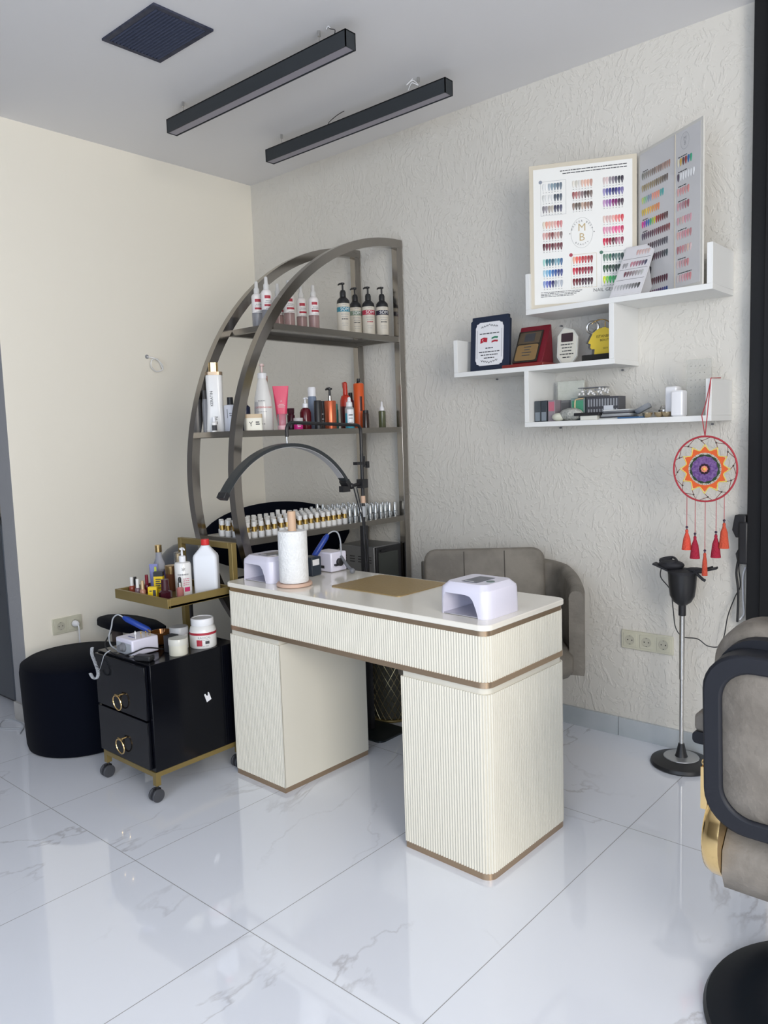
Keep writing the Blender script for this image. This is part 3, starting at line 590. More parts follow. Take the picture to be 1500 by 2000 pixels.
obj('base', MB().lathe([(.066, 0), (.071, .003), (.071, .010), (.068, .014)], 40), PINKWOOD, t); obj('rod', MB().lathe([(.0165, .014), (.0165, .292), (.0155, .294)], 20), WOOD, t)
obj('paper_roll', MB().lathe([(.019, .016), (.056, .016), (.0575, .020), (.0575, .214), (.056, .218), (.019, .218), (.019, .016)], 40), PAPER, t)
mt = tag(obj('desk_mat', MB().prism(rrect(.178, .147, .018), 0, .003), MATGOLD, None, (1.925, -1.022, ZD), (0, 0, -.015)), 'gold-brown rectangular mat lying in the middle of the desk', 'mat')
bx = thing('card_terminal', 'black handheld device with a white label behind the paper roll', 'device', (1.498, -1.03, ZD), .1)
obj('body', MB().box(-.032, -.03, 0, .032, .03, .080), mat('device_black', (.02, .03, .045), .35), bx, bevel=.004); obj('white_label', MB().box(.0322, -.026, .045, .0326, .016, .070), WHITE, bx)
def drill_box(t, L, D, H):
    sec = [(-L / 2, 0), (L / 2, 0), (L / 2, H)]
    obj('housing', MB().loft([[(x, y, z) for x, y in ((-L / 2, -D / 2), (L / 2, -D / 2), (L / 2, D / 2), (-L / 2, D / 2))] for z in (0.002, H)]), LILAC, t, bevel=.006)
t = thing('nail_drill_machine', 'small white nail drill machine at the back left of the desk', 'nail drill', (1.487, -.905, ZD), -.03)
drill_box(t, .112, .092, .086); obj('switch', MB().box(-.012, -.0475, .016, .012, -.045, .028), BLACK, t)
obj('knob', MB().lathe([(.017, 0), (.017, .012), (.014, .014)], 16, M=Matrix.Translation((.056, .0, .042)) @ Matrix.Rotation(R(90), 4, 'Y')).box(.05, -.03, .028, .068, -.012, .036), BLACK, t)
t = thing('drill_handpiece', 'blue drill handpiece leaning behind the paper roll on the desk', 'handpiece', (1.465, -.985, ZD + .005), 0)
p0, p1 = Vector((0, .0, .060)), Vector((.03, .065, .155))
obj('grip', MB().tube([p0, p0.lerp(p1, .1), p0.lerp(p1, .85), p1], [.008, .0125, .0125, .007], 14), BLUEP, t)
obj('cable', MB().tube(smoothpath([tuple(p1), (.04, .085, .166), (.06, .095, .160), (.075, .095, .12), (.08, .09, .055)]), .0032, 8), LGREY, t)
obj('strain_relief', MB().tube([(.08, .09, .06), (.13, .075, .025), (.175, .055, .012)], [.006, .0075, .006], 10).sphere((.182, .05, .012), .012, 8), GREYP, t)

# ---------------------------------------------------------------- black trolley
t = thing('rolling_cabinet', 'black two-drawer rolling cabinet on a gold frame with casters', 'trolley', (1.075, -1.47, 0))
X0, X1, Y0, Y1 = -.195, .195, -.215, .205
obj('body', MB().box(X0, Y0 + .004, .118, X1, Y1, .545), BLKLAC, t, bevel=.002)
for z0, z1 in ((.325, .537), (.128, .318)):
    dr = obj('drawer', MB().box(X0 + .004, Y0 - .012, z0, X1 - .018, Y0 + .003, z1), BLKLAC, t, bevel=.002)
    zz = (z0 + z1) / 2 - .0; zz = .395 if z0 > .3 else .215
    obj('handle_post', MB().tube([(-.005, Y0 - .012, zz), (-.005, Y0 - .03, zz)], .004, 8).tube([(-.02, Y0 - .028, zz + .002), (.012, Y0 - .028, zz + .002)], .0035, 8), GOLD, dr)
    obj('handle_ring', MB().tube([(-.006 + .0 * math.cos(R(a)), Y0 - .03 + .008 * math.cos(R(a)) * 0 - .0 , zz - .029 + .030 * math.sin(R(a))) if False else (-.006 + .030 * math.cos(R(a)), Y0 - .029 - .003 * math.sin(R(a)), zz - .029 + .030 * math.sin(R(a))) for a in range(0, 360, 15)], .003, 8, ring=True), GOLD, dr)
g = MB()
for a in ((X0, Y0, X1, Y0 + .022), (X0, Y1 - .022, X1, Y1), (X0, Y0 + .022, X0 + .022, Y1 - .022), (X1 - .022, Y0 + .022, X1, Y1 - .022)): g.box(a[0], a[1], .098, a[2], a[3], .1175)
for x in (X0, X1 - .022):
    for y in (Y0, Y1 - .022): g.box(x, y, .063, x + .022, y + .022, .098)
obj('base_frame', g, PGOLD, t)
u = MB()
for x in (X0, X1 - .025): u.box(x, Y1 + .001, .098, x + .025, Y1 + .026, .965)
u.box(X0 + .025, Y1 + .001, .94, X1 - .025, Y1 + .026, .965); obj('back_frame', u, PGOLD, t, bevel=.0015)
tr = obj('upper_tray', MB().box(X0 - .0, -.11, .748, X1 + .0, Y1, .7565), PGOLD, t)
m = MB()
for a in ((X0, -.115, X1, -.103), (X0, Y1 - .012, X1, Y1), (X0, -.103, X0 + .012, Y1 - .012), (X1 - .012, -.103, X1, Y1 - .012)): m.box(a[0], a[1], .746, a[2], a[3], .785)
obj('tray_rim', m, PGOLD, tr, bevel=.001)
obj('pivot_knob', MB().lathe([(.016, .735), (.018, .738), (.018, .7455)], 16, cx=X1 - .06, cy=-.07), BLACK, t)
for x in (X0 + .011, X1 - .011):
    for y in (Y0 + .011, Y1 - .011):
        c = obj('caster', MB().lathe([(.005, .03), (.005, .064)], 8, cx=x, cy=y).box(x - .007, y - .016, .026, x + .007, y + .012, .05), BLACK, t)
        for s in (-1, 1):
            obj('wheel', MB().lathe([(.012, -.006), (.024, -.0055), (.026, -.003), (.026, .003), (.024, .0055), (.012, .006)], 24, M=Matrix.Translation((x + s * .013, y - .006, .026)) @ Matrix.Rotation(R(90), 4, 'Y')), RUBBER, c)
k = MB().prism([(-.012, -.018), (.012, -.018), (.012, .014), (.008, .019), (.003, .006), (-.002, .006), (-.006, .019), (-.012, .018)], 0, .0008, M=frame((X1 + .0003, .045, .35), Vector((0, .9, .3)), Vector((0, -.3, .9))))
obj('torn_sticker', k, WHITE, t)

ZT = .757
def nb(name, label, x, y, h, r, body, cap, face=-30, group=None, sqr=False):
    segs = [('glass_body', [(r * .9, 0), (r, .002), (r, h * .42), (r * .7, h * .5), (r * .45, h * .52)], body, 24 if not sqr else 8), ('cap', [(r * .62, h * .5), (r * .55, h), (r * .5, h)], cap)]
    return bottle(name, label, 'nail polish', x, y, ZT, segs, (), face, group)
t = simple('oil_bottle', 'tall clear bottle of violet liquid with a gold cap on the trolley tray', 'bottle', .935, -1.40, ZT, [('liquid_body', [(.025, 0), (.026, .003), (.026, .085)], mat('violet_liquid', (.17, .15, .42), .08, trans=.35)), ('neck', [(.026, .085), (.024, .115), (.014, .14), (.0125, .165)], mat('thin_glass', (.55, .56, .62), .08, trans=.6, ior=1.2)), ('cap', [(.0145, .165), (.0145, .195), (.013, .196)], GOLD)])
nb('nail_polish', 'rust nail polish with a white cap, leftmost on the tray', .915, -1.525, .072, .0125, mat('rust_polish', (.28, .06, .035), .12), OFFW)
nb('nail_polish', 'brown nail polish with a dark cap behind the leftmost white-capped one', .90, -1.50, .068, .011, mat('brown_polish', (.12, .04, .03), .12), BLACK)
nb('nail_polish', 'dark nail polish with a white cap, second from the left in front', .985, -1.54, .074, .012, mat('clear_dark_polish', (.20, .13, .15), .1), OFFW)
nb('nail_polish', 'wine nail polish with a red cap behind the second white-capped one', .95, -1.475, .078, .012, mat('wine_polish', (.13, .01, .02), .12), mat('wine_cap', (.22, .015, .03), .3))
nb('nail_polish', 'nude nail polish with a gold cap near the front rim of the tray', 1.03, -1.545, .072, .0125, mat('nude_polish', (.45, .22, .15), .12), mat('pale_gold', (.62, .46, .28), .3, .5))
nb('nail_polish', 'very short maroon nail polish between the gold-capped one and the yellow box', 1.065, -1.525, .035, .010, mat('wine_polish2', (.14, .02, .035), .12), mat('wine_cap2', (.10, .015, .02), .3))
t = thing('hand_cream_tube', 'leaning violet and lime cream tube behind the nail polishes', 'tube', (.985, -1.46, ZT), R(50))
obj('body', MB().loft([rsec(.014, .012, .011, 0), rsec(.015, .013, .011, .02), rsec(.017, .006, .005, .10), rsec(.018, .0015, .0012, .125)]), mat('violet_tube', (.16, .17, .40), .35), t, smooth=50); obj('lime_stripe', MB().box(.004, -.0135, .045, .013, -.0095, .115), mat('lime', (.45, .5, .06), .4), t)
simple('jar', 'squat jar with a gold lid behind the yellow boxes', 'jar', 1.0, -1.385, ZT, [('body', [(.024, 0), (.025, .003), (.025, .075)], mat('amber_brown', (.16, .06, .03), .2)), ('lid', [(.026, .075), (.026, .108), (.024, .11)], mat('lid_gold', (.45, .30, .14), .25, .8))])
YEL = mat('yellow_box', (.78, .55, .01), .4)
t = thing('yellow_box', 'upright yellow carton with a dark top, standing behind the shorter one', 'box', (1.045, -1.475, ZT), R(42))
obj('carton', MB().box(-.019, -.013, 0, .019, .013, .082), YEL, t); obj('dark_top', MB().box(-.0192, -.0132, .082, .0192, .0132, .10), BLACK, t)
m = MB()
for i in range(5): m.box(-.011, -.0137, .068 - i * .009, .011 - (i % 2) * .004, -.0132, .072 - i * .009)
obj('print', m, INK, t)
t = thing('yellow_box', 'shorter yellow carton with a black square print, at the front of the tray', 'box', (1.092, -1.535, ZT), R(42))
obj('carton', MB().box(-.018, -.012, 0, .018, .012, .052), YEL, t); obj('print', MB().box(.002, -.0128, .01, .014, -.0122, .04).box(-.012, -.0128, .034, -.002, -.0122, .038), INK, t)
t = simple('body_mist', 'tall slim bottle of wine-red mist with a clear gold-cored cap', 'bottle', 1.06, -1.385, ZT, [('body', [(.018, 0), (.019, .002), (.019, .115), (.016, .118)], mat('wine_mist', (.22, .035, .07), .1)), ('cap', [(.0175, .12), (.0175, .170), (.016, .172)], CLEAR), ('gold_core', [(.0085, .119), (.0085, .165)], GOLD)])
t = simple('lotion_pump_bottle', 'white lotion pump bottle with a pink corner label on the trolley tray', 'pump bottle', 1.14, -1.42, ZT, [('body', [(.033, 0), (.034, .003), (.034, .132), (.030, .14), (.014, .143)], OFFW), ('collar', [(.014, .143), (.014, .166), (.008, .168)], WHITE)],
           [('lines', 'small_print', GREYINK, .034, [(.093, .006, 38)], 0), ('lines', 'pink_print', mat('pink_ink', (.6, .12, .22), .5), .034, [(.075, .003, 22), (.067, .003, 22), (.058, .003, 22), (.05, .003, 22)], 22), ('patch', 'pink_label', mat('pink_label', (.62, .04, .16), .4), .034, .022, .04, 26, 20), ('text', 'emblem', INK, .034, .108, '*', .035, 5, False)], face=-35)
obj('pump', pump_head(.166, .034, .004, .026, 25).tube([(0, 0, .1965), (-.022, -.008, .194)], .0035, 8), WHITE, t)
t = nb('nail_polish', 'large square-shouldered wine polish bottle at the front corner of the tray', 1.165, -1.525, .088, .0265, mat('deep_wine', (.045, .008, .014), .1), mat('deep_wine_cap', (.05, .01, .016), .25), sqr=True)
t = simple('dropper_bottle', 'pink cuticle oil bottle with a black dropper on the tray', 'bottle', 1.195, -1.475, ZT, [('body', [(.014, 0), (.0145, .002), (.0145, .046), (.008, .052)], mat('pink_oil', (.55, .22, .20), .08, trans=.3)), ('silver_collar', [(.0085, .052), (.0085, .07)], STEEL), ('dropper_bulb', [(.006, .07), (.0065, .085), (.004, .092)], BLACK)])
t = sq('chemical_jug', 'large white plastic bottle with a red screw cap on the trolley tray', 'bottle', 1.185, -1.335, ZT, [('body', [(.048, .030, .012, 0), (.050, .032, .014, .004), (.050, .032, .014, .155), (.047, .030, .014, .165), (.021, .018, .015, .196), (.017, .017, .016, .204)], mat('milky_plastic', (.74, .76, .80), .35)), ('cap', [(.0165, .0165, .0155, .205), (.0175, .0175, .0165, .207), (.0165, .0165, .0155, .229)], RED)], rz=R(42))

ZB = .5453
t = thing('nail_drill_machine', 'white nail drill machine with a black knob on the black trolley', 'nail drill', (1.055, -1.600, ZB), 0)
drill_box(t, .125, .12, .068)
obj('front_recess', MB().box(-.054, -.0612, .008, .054, -.0604, .052), LGREY, t)
obj('knob', MB().lathe([(.019, 0), (.019, .006), (.014, .01), (.013, .024)], 16, M=Matrix.Translation((.0, -.061, .034)) @ Matrix.Rotation(R(90), 4, 'X')), GREYP, t)
obj('top_print', MB().box(-.02, -.03, .0681, .02, -.022, .0686), BLUEP, t)
for i, (dx_, dy_) in enumerate(((.04, -.03), (.045, -.008), (.048, .012), (.05, .03), (.03, .035))):
    obj('drill_bit', MB().lathe([(.0014, 0), (.0014, .016), (.004, .018), (.0045, .022), (.001, .032)] if i == 0 else [(.0012, 0), (.0012, .016), (.003, .017), (.003, .024)], 8, M=Matrix.Translation((dx_, dy_, .068))), WHITE if i == 0 else TIPGOLD, t)
t = thing('drill_handpiece', 'blue drill handpiece lying across the machine on the black trolley', 'handpiece', (1.03, -1.585, ZB + .068), 0)
p0, p1 = Vector((.055, .03, .014)), Vector((-.045, -.03, .07))
obj('grip', MB().tube([p0, p0.lerp(p1, .1), p0.lerp(p1, .85), p1], [.007, .0125, .0125, .007], 14), BLUEP, t)
obj('cable', MB().tube(smoothpath([tuple(p1), (-.06, -.045, .082), (-.082, -.055, .065), (-.09, -.06, .03), (-.10, -.068, -.01), (-.105, -.06, -.05), (-.06, -.06, -.062)]), .003, 8), LGREY, t)
co = smoothpath([(-.05, -.095, -.055), (-.07, -.11, -.075), (-.105, -.11, -.13), (-.125, -.11, -.15), (-.135, -.11, -.14)], 8)
hx_ = []
L_ = smoothpath([(-.135, -.105, -.05), (-.13, -.11, -.075), (-.10, -.115, -.105), (-.075, -.118, -.14), (-.085, -.12, -.165), (-.115, -.12, -.17), (-.135, -.12, -.155)], 40)
for i, p in enumerate(L_): a = i * 1.1; hx_.append(p + Vector((.0055 * math.cos(a), .0055 * math.sin(a) - .022, 0)))
obj('coiled_cable', MB().tube(hx_, .002, 6), LGREY, t); obj('straight_cable', MB().tube(co, .0026, 8), LGREY, t)
t = tag(obj('power_cable', MB().tube(smoothpath([(.90, -1.62, ZB + .07), (.91, -1.66, ZB + .03), (.95, -1.672, ZB + .006), (1.06, -1.676, ZB + .005), (1.12, -1.668, ZB + .02), (1.145, -1.62, ZB + .035), (1.15, -1.56, ZB + .02), (1.13, -1.525, ZB + .005)]), .003, 8), BLACK), 'thin black cable looped round the drill machine on the trolley', 'cable')
t = thing('power_plug_adapter', 'black power plug with bright pins lying at the front edge of the trolley top', 'plug', (1.18, -1.655, ZB), .4)
obj('body', MB().box(-.03, -.018, 0, .045, .018, .022), BLACK, t, bevel=.005)
for y in (-.009, .009): obj('pin', MB().tube([(-.03, y, .012), (-.052, y, .012)], .0024, 8), STEEL, t)
tag(obj('black_box', MB().box(-.022, -.022, 0, .022, .022, .070), BLACKM, None, (1.170, -1.515, ZB), (0, 0, .1), bevel=.003), 'matt black carton beside the drill machine on the trolley', 'box')
t = simple('amber_tray', 'shallow amber glass dish behind the drill machine', 'dish', 1.02, -1.465, ZB, [('bowl', [(.03, 0), (.036, .004), (.047, .052), (.044, .052), (.033, .008), (.001, .006)], mat('amber_glass', (.20, .08, .02), .08, .5))])
t = simple('cream_jar', 'pearly screw jar nearest the side edge of the black trolley', 'jar', 1.225, -1.52, ZB, [('body', [(.036, 0), (.037, .003), (.037, .042)], mat('pearl', (.62, .60, .50), .22)), ('lid', [(.0385, .042), (.0385, .064), (.037, .067), (.001, .068)], mat('pearl_lid', (.60, .59, .53), .2))])
t = simple('cream_jar', 'frosted grey screw jar behind the pearly one', 'jar', 1.145, -1.46, ZB, [('body', [(.036, 0), (.036, .06)], FROST), ('lid', [(.038, .06), (.038, .086), (.036, .09), (.001, .0905)], mat('grey_lid2', (.40, .40, .41), .3))])
t = simple('wax_tub', 'big white screw-top tub with a maroon band and printed label', 'tub', 1.205, -1.385, ZB, [('body', [(.052, 0), (.055, .004), (.055, .068), (.050, .085), (.042, .092)], OFFW), ('lid', [(.046, .092), (.047, .094), (.047, .118), (.045, .121), (.040, .1215), (.039, .119), (.001, .119)], WHITE), ('maroon_band', [(.0554, .056), (.0554, .066)], CRED)],
           [('text', 'lettering', GREYINK, .0552, .046, 'RADICAL', .013, 0, False), ('patch', 'dark_emblem', INK, .0552, .02, .032, 12, 9), ('patch', 'maroon_emblem', CRED, .0552, .012, .038, -22, 12), ('lines', 'small_print', GREYINK, .0552, [(.037, .002, 20), (.012, .002, 20)], 0)])

# ---------------------------------------------------------------- pouf, pad stool, velvet chair, hood, basket
prof = [(.235, 0), (.246, .006), (.252, .03), (.258, .20), (.262, .36), (.256, .395), (.235, .408), (.001, .412)]
tag(obj('velvet_pouf', MB().lathe(prof, 56), VELVET, None, (.405, -1.525, 0)), 'round black velvet pouf standing on the floor left of the trolley', 'pouf')
t = thing('pedicure_footrest', 'black pad on a tapered brown post behind the trolley', 'footrest', (.37, -1.225, 0), .1)
obj('pad', MB().loft([[(x * s, y * s, z) for x, y in [(-.235, -.03), (-.19, -.065), (-.05, -.09), (.13, -.075), (.235, -.03), (.235, .03), (.13, .07), (-.05, .085), (-.19, .06), (-.235, .02)]] for s, z in ((.9, .465), (1, .475), (1, .50), (.9, .51))]), VELVET, t, smooth=50)
obj('post', MB().lathe([(.03, .02), (.022, .30), (.03, .465)], 14, cx=-.12), mat('brown_post', (.10, .075, .065), .5), t); obj('foot', MB().lathe([(.07, 0), (.07, .012), (.03, .02)], 28, cx=-.12), BLACK, t)
t = thing('velvet_chair', 'black velvet chair with a wide oval backrest behind the chrome rack', 'chair', (.53, -.40, 0), R(-45))
# local +x faces the camera side, backrest at -x
m = MB(); secs = []
for i in range(-12, 13):
    a = i / 12; yy = .43 * a; hh = .20 * math.sqrt(max(0.0, 1 - a * a)) ; hh = max(hh, .012); xx = -.14 + .05 * a * a; zc = .83 + .02 * a
    secs.append([(xx + .022 * math.cos(R(b)), yy, zc + hh * math.sin(R(b))) for b in range(0, 360, 20)])
m.loft(secs); obj('backrest', m, VELVET, t, smooth=60)
obj('seat', MB().loft([rsec(.205 * f, .26 * f, .18 * f, z) for f, z in ((.93, .42), (1, .445), (1, .56), (.95, .60), (.6, .615))]), VELVET, t, (.0, 0, 0), smooth=60)
for y in (-.12, .12): obj('back_bracket', MB().tube([(-.10, y, .45), (-.165, y, .60), (-.155, y, .80)], .012, 8), BLACK, t)
for x in (-.13, .13):
    for y in (-.18, .18): obj('leg', MB().tube([(x, y, .42), (x + (.02 if x > 0 else -.04), y * 1.1, 0)], [.014, .010], 8), BLACK, t)
t = thing('grey_basin', 'grey plastic domed hood behind the red-capped bottle and gold frame', 'hood dryer', (.56, -1.0, 0), R(-45))
obj('hood', MB().sphere((0, 0, .74), .13, 14, (1, 1.2, 1.15)), mat('hood_grey', (.085, .09, .10), .3), t); obj('cream_switch_panel', MB().box(.10, .06, .72, .14, .10, .80), mat('panel_cream', (.5, .45, .38), .5), t)
obj('pole', MB().lathe([(.014, .02), (.014, .64)], 12), BLACK, t); obj('foot', MB().lathe([(.15, 0), (.15, .015), (.02, .03)], 30), BLACK, t)
t = thing('wire_basket', 'gold wire lattice waste basket on the floor behind the desk', 'basket', (1.40, -.43, 0))
w = MB(); r0, hB = .105, .30
for s in (-1, 1):
    for k in range(22):
        a0 = 2 * math.pi * k / 22; w.tube([(r0 * math.cos(a0 + s * 1.6 * q / 12), r0 * math.sin(a0 + s * 1.6 * q / 12), .012 + hB * q / 12) for q in range(13)], .0016, 4)
obj('lattice', w, mat('lattice_gold', (.45, .38, .22), .3, .9), t)
obj('liner', MB().lathe([(.092, .012), (.098, .29)], 28), mat('liner_dark', (.08, .075, .055), .7), t)
for z in (.008, .312): obj('rim', MB().tube([(r0 * math.cos(R(a)), r0 * math.sin(R(a)), z) for a in range(0, 360, 10)], .006, 8, ring=True), PGOLD, t)
obj('base', MB().lathe([(.104, 0), (.104, .010)], 28), PGOLD, t)

# ---------------------------------------------------------------- taupe armchair behind the desk
t = thing('taupe_armchair', 'taupe leather armchair with channelled backrest between desk and textured wall', 'armchair', (2.0, -.455, 0), R(38))
def shell(path, z0, z1f, th, n=6):
    m = MB(); secs = []
    for i, (x, y) in enumerate(path):
        a = Vector(path[max(i - 1, 0)]); b = Vector(path[min(i + 1, len(path) - 1)]); d = (b - a).normalized(); nn = Vector((d.y, -d.x)); zt = z1f(i / (len(path) - 1))
        pr_ = [(-th, z0), (th, z0)] + [(th * math.cos(R(q)), zt - th + th * math.sin(R(q))) for q in range(0, 181, 30)]
        secs.append([(x + nn.x * o, y + nn.y * o, z) for o, z in pr_])
    return m.loft(secs)
Mk = frame((0, .155, .62), (1, 0, 0), (0, .13, 1))
obj('backrest', MB().loft([[(x, y, z) for x, y in rrect(.275 * s_, .243 * s_, .055, 8)] for s_, z in ((.96, .012), (1, .0), (1, -.055), (.97, -.07))], M=Mk), TAUPE, t, smooth=70)
for x in (-.092, .092): obj('seam', MB().tube([(x, -.22, .0125), (x, .231, .0125)], .0022, 6, M=Mk), mat('seam_dark', (.07, .062, .052), .6), t)
armp = [(.27, .255), (.325, .24), (.365, .18), (.375, .09), (.375, 0), (.365, -.12), (.345, -.20)]
for s in (-1, 1):
    pth = [tuple(v.to_2d()) for v in smoothpath([(s * x, y, 0) for x, y in armp], 4)]
    obj('arm', shell(pth, .38, (lambda q: .80 - .06 * q if q < .5 else .77 - .07 * (q - .5)) if s > 0 else (lambda q: .71 - .10 * q), .030), TAUPE, t, smooth=60)
obj('back_shell', shell([(-.285, .235), (-.16, .262), (0, .268), (.16, .262), (.26, .24)], .38, lambda q: .80, .020), TAUPE, t, smooth=60)
obj('seat', MB().loft([rsec(.32, .23, .08, .38), rsec(.335, .245, .09, .40), rsec(.335, .245, .09, .46), rsec(.31, .22, .08, .49)]), TAUPE, t, (0.0, -.03, 0), smooth=60)
obj('pedestal', MB().lathe([(.20, 0), (.20, .012), (.03, .03), (.03, .38)], 30), BLACK, t)

# ---------------------------------------------------------------- wall: sockets, cable
def sockets(name, label, origin, right, n, plug=False, tilt=0):
    # origin = left end centre on the wall
    M = frame(origin, right, UP); t = thing(name, label, 'wall socket', origin); Ml = M.copy(); Ml.translation = Vector((0, 0, 0))
    L = .0755 * n + .006
    obj('frame_plate', MB().box(0, -.041, 0, L, .041, .009, Ml), IVORY, t, bevel=.002)
    for i in range(n):
        cx = .003 + .0755 * (i + .5)
        so = obj('socket', MB().box(cx - .03, -.03, .009, cx + .03, .03, .0115, Ml), IVORY, t, bevel=.001)
        rg = MB().lathe([(.0215, .0112), (.0215, .0135), (.0195, .0135), (.0195, .0118), (.001, .0117)], 28, M=Ml @ Matrix.Translation((cx, 0, 0))); obj('well', rg, mat('ivory_shade', (.50, .48, .39), .4), so)
        h = MB()
        for q in (-.0095, .0095): h.lathe([(.0028, .0118), (.0028, .0121)], 10, M=Ml @ Matrix.Translation((cx + q, 0, 0)))
        for q in (-.0195, .0175): h.box(cx - .003, q, .0118, cx + .003, q + .002, .0128, Ml)
        obj('pin_holes', h, DARKH, so)
    return t, Ml
sockets('triple_socket', 'ivory triple wall socket on the textured wall below the white shelves', (2.413, -.0005, .452), (1, 0, -.0), 3)
t, Ml = sockets('double_socket', 'ivory double wall socket on the left wall above the pouf', (.0005, -1.455, .466), (0, 1, 0), 2)
t = thing('white_plug', 'white plug with its cable in the double wall socket', 'plug', (.016, -1.34, .466))
obj('plug_body', MB().lathe([(.017, 0), (.017, .012), (.010, .03), (.006, .034)], 20, M=Matrix.Rotation(R(90), 4, 'Y')), WHITE, t); obj('cord', MB().tube(smoothpath([(.03, 0, -.002), (.04, .0, -.02), (.03, .005, -.08), (.02, .01, -.2), (.01, .01, -.35)]), .0035, 8), WHITE, t)
t = thing('cable_stub', 'loop of thin white cable sticking out of the left wall', 'cable', (0.0, -.755, 1.834))
lp = smoothpath([(0, -.05, .035), (.02, -.035, .03), (.035, -.01, .02), (.04, .02, -.01), (.03, .025, -.035), (.02, -.01, -.045), (.03, -.045, -.02), (.035, -.04, .015), (.03, 0, .02), (.025, .03, -.03)], 8)
obj('wire_loop', MB().tube(lp, .0032, 8), OFFW, t); obj('wall_hole', MB().lathe([(.012, 0), (.012, .0015)], 16, M=Matrix.Translation((0, -.05, .035)) @ Matrix.Rotation(R(90), 4, 'Y')), GREYINK, t)
tag(obj('floor_wire', MB().tube(smoothpath([(.04, -1.66, .004), (-.05, -1.72, .004), (-.12, -1.70, .004), (-.16, -1.66, .004), (-.12, -1.63, .004), (-.0, -1.635, .004), (.10, -1.70, .004)]), .0025, 6), LGREY), 'thin grey wire curling on the floor at the end of the left wall', 'cable')
# grey cabinet beyond the left wall end
t = thing('grey_locker', 'dark grey metal cabinet beyond the end of the left wall', 'cabinet', (-.72, -1.42, 0))
LOCK = mat('locker_grey', (.085, .095, .11), .4, .2)
obj('body', MB().box(-.55, -.10, .02, .36, .35, .985), LOCK, t, bevel=.006); obj('plinth', MB().box(-.54, -.08, 0, .35, .34, .02), BLACK, t)
v = MB()
for i in range(12): v.box(.02, -.103, .74 - i * .013, .28, -.100, .745 - i * .013)
obj('vent_slots', v, DARKH, t)
tag(obj('rolled_towel', MB().lathe([(.02, -.2), (.04, -.195), (.042, .19), (.02, .2)], 20, M=Matrix.Rotation(R(90), 4, 'Y')), mat('beige_towel', (.42, .38, .32), .9, bump=(80, .4)), None, (-.55, -1.35, 1.028)), 'rolled beige towel on top of the dark grey cabinet', 'towel')
tag(obj('black_bag', MB().loft([rsec(.2, .12, .08, z, cx=0) if 1 else 0 for z in (0, .02)] + [rsec(.19, .11, .08, .25), rsec(.1, .06, .05, .33)]), BLACKM, None, (-.68, -1.18, .986), smooth=60), 'black bag standing on the dark grey cabinet', 'bag')

# ---------------------------------------------------------------- white wall shelf unit
t = thing('wall_shelf_unit', 'white staggered three-level wall shelf on the textured wall', 'wall shelf', (0, -.0, 0))
T = .0215; F = -.24
ZS = {'top': 1.914, 'mid': 1.673, 'bot': 1.429}
for nm, x0, x1 in (('top', 2.083, 2.872), ('mid', 1.692, 2.490), ('bot', 2.070, 2.872)): obj('shelf_board', MB().box(x0, F, ZS[nm] - T, x1, -.0005, ZS[nm]), WLAM, t, bevel=.001)
for x0, z0, z1 in ((2.083, 1.914, 2.066), (2.8505, 1.914, 2.062), (1.692, 1.673, 1.823), (2.466, 1.673, 1.8925), (2.070, 1.429, 1.6515), (2.8505, 1.429, 1.566)): obj('upright_panel', MB().box(x0, F, z0 + .0002, x0 + T, -.0005, z1), WLAM, t, bevel=.001)
sc = MB()
for x, z in ((1.78, 1.645), (2.13, 1.86), (2.42, 1.64), (2.12, 1.40), (2.80, 1.395)): sc.lathe([(.004, 0), (.004, .012)], 8, M=Matrix.Translation((x, -.0005, z)) @ Matrix.Rotation(R(90), 4, 'X'))
obj('wall_screws', sc, GREYP, t)

# nail colour chart : hinged double board
t = thing('nail_colour_chart', 'open two-panel nail colour chart board with rows of painted tips', 'colour chart', (2.50, -.035, 1.9145))
HB = .60
PL = Vector((-.40, -.192, 0)); wl_ = PL.length; PR = Vector((.335, -.207, 0)); wr_ = PR.length
ML = frame((-.40, -.192, 0), -PL, UP); MR = frame((.004, 0, 0), PR, UP)   # local x right, y up, z towards viewer
def panel(M, w, beige, paper, ins):
    p = obj('panel', MB().box(0, 0, -.006, w - .004, HB, .002, M), beige, t, bevel=.001); q = obj('printed_sheet', MB().box(ins, ins, .002, w - .004 - ins, HB - ins, .0028, M), paper, p); return p
panL = panel(ML, wl_, BEIGE, PAPERW, .018); panR = panel(MR, wr_, mat('chart_edge', (.62, .60, .55), .3), PAPERG, .012)
def lerp(a, b, q): return tuple(a[i] + (b[i] - a[i]) * q for i in range(3))
tips = []
def tiprow(M, x, y, cols, pitch, w, h):
    for i, c in enumerate(cols): tips.append((M, x + i * pitch, y, c, w, h))
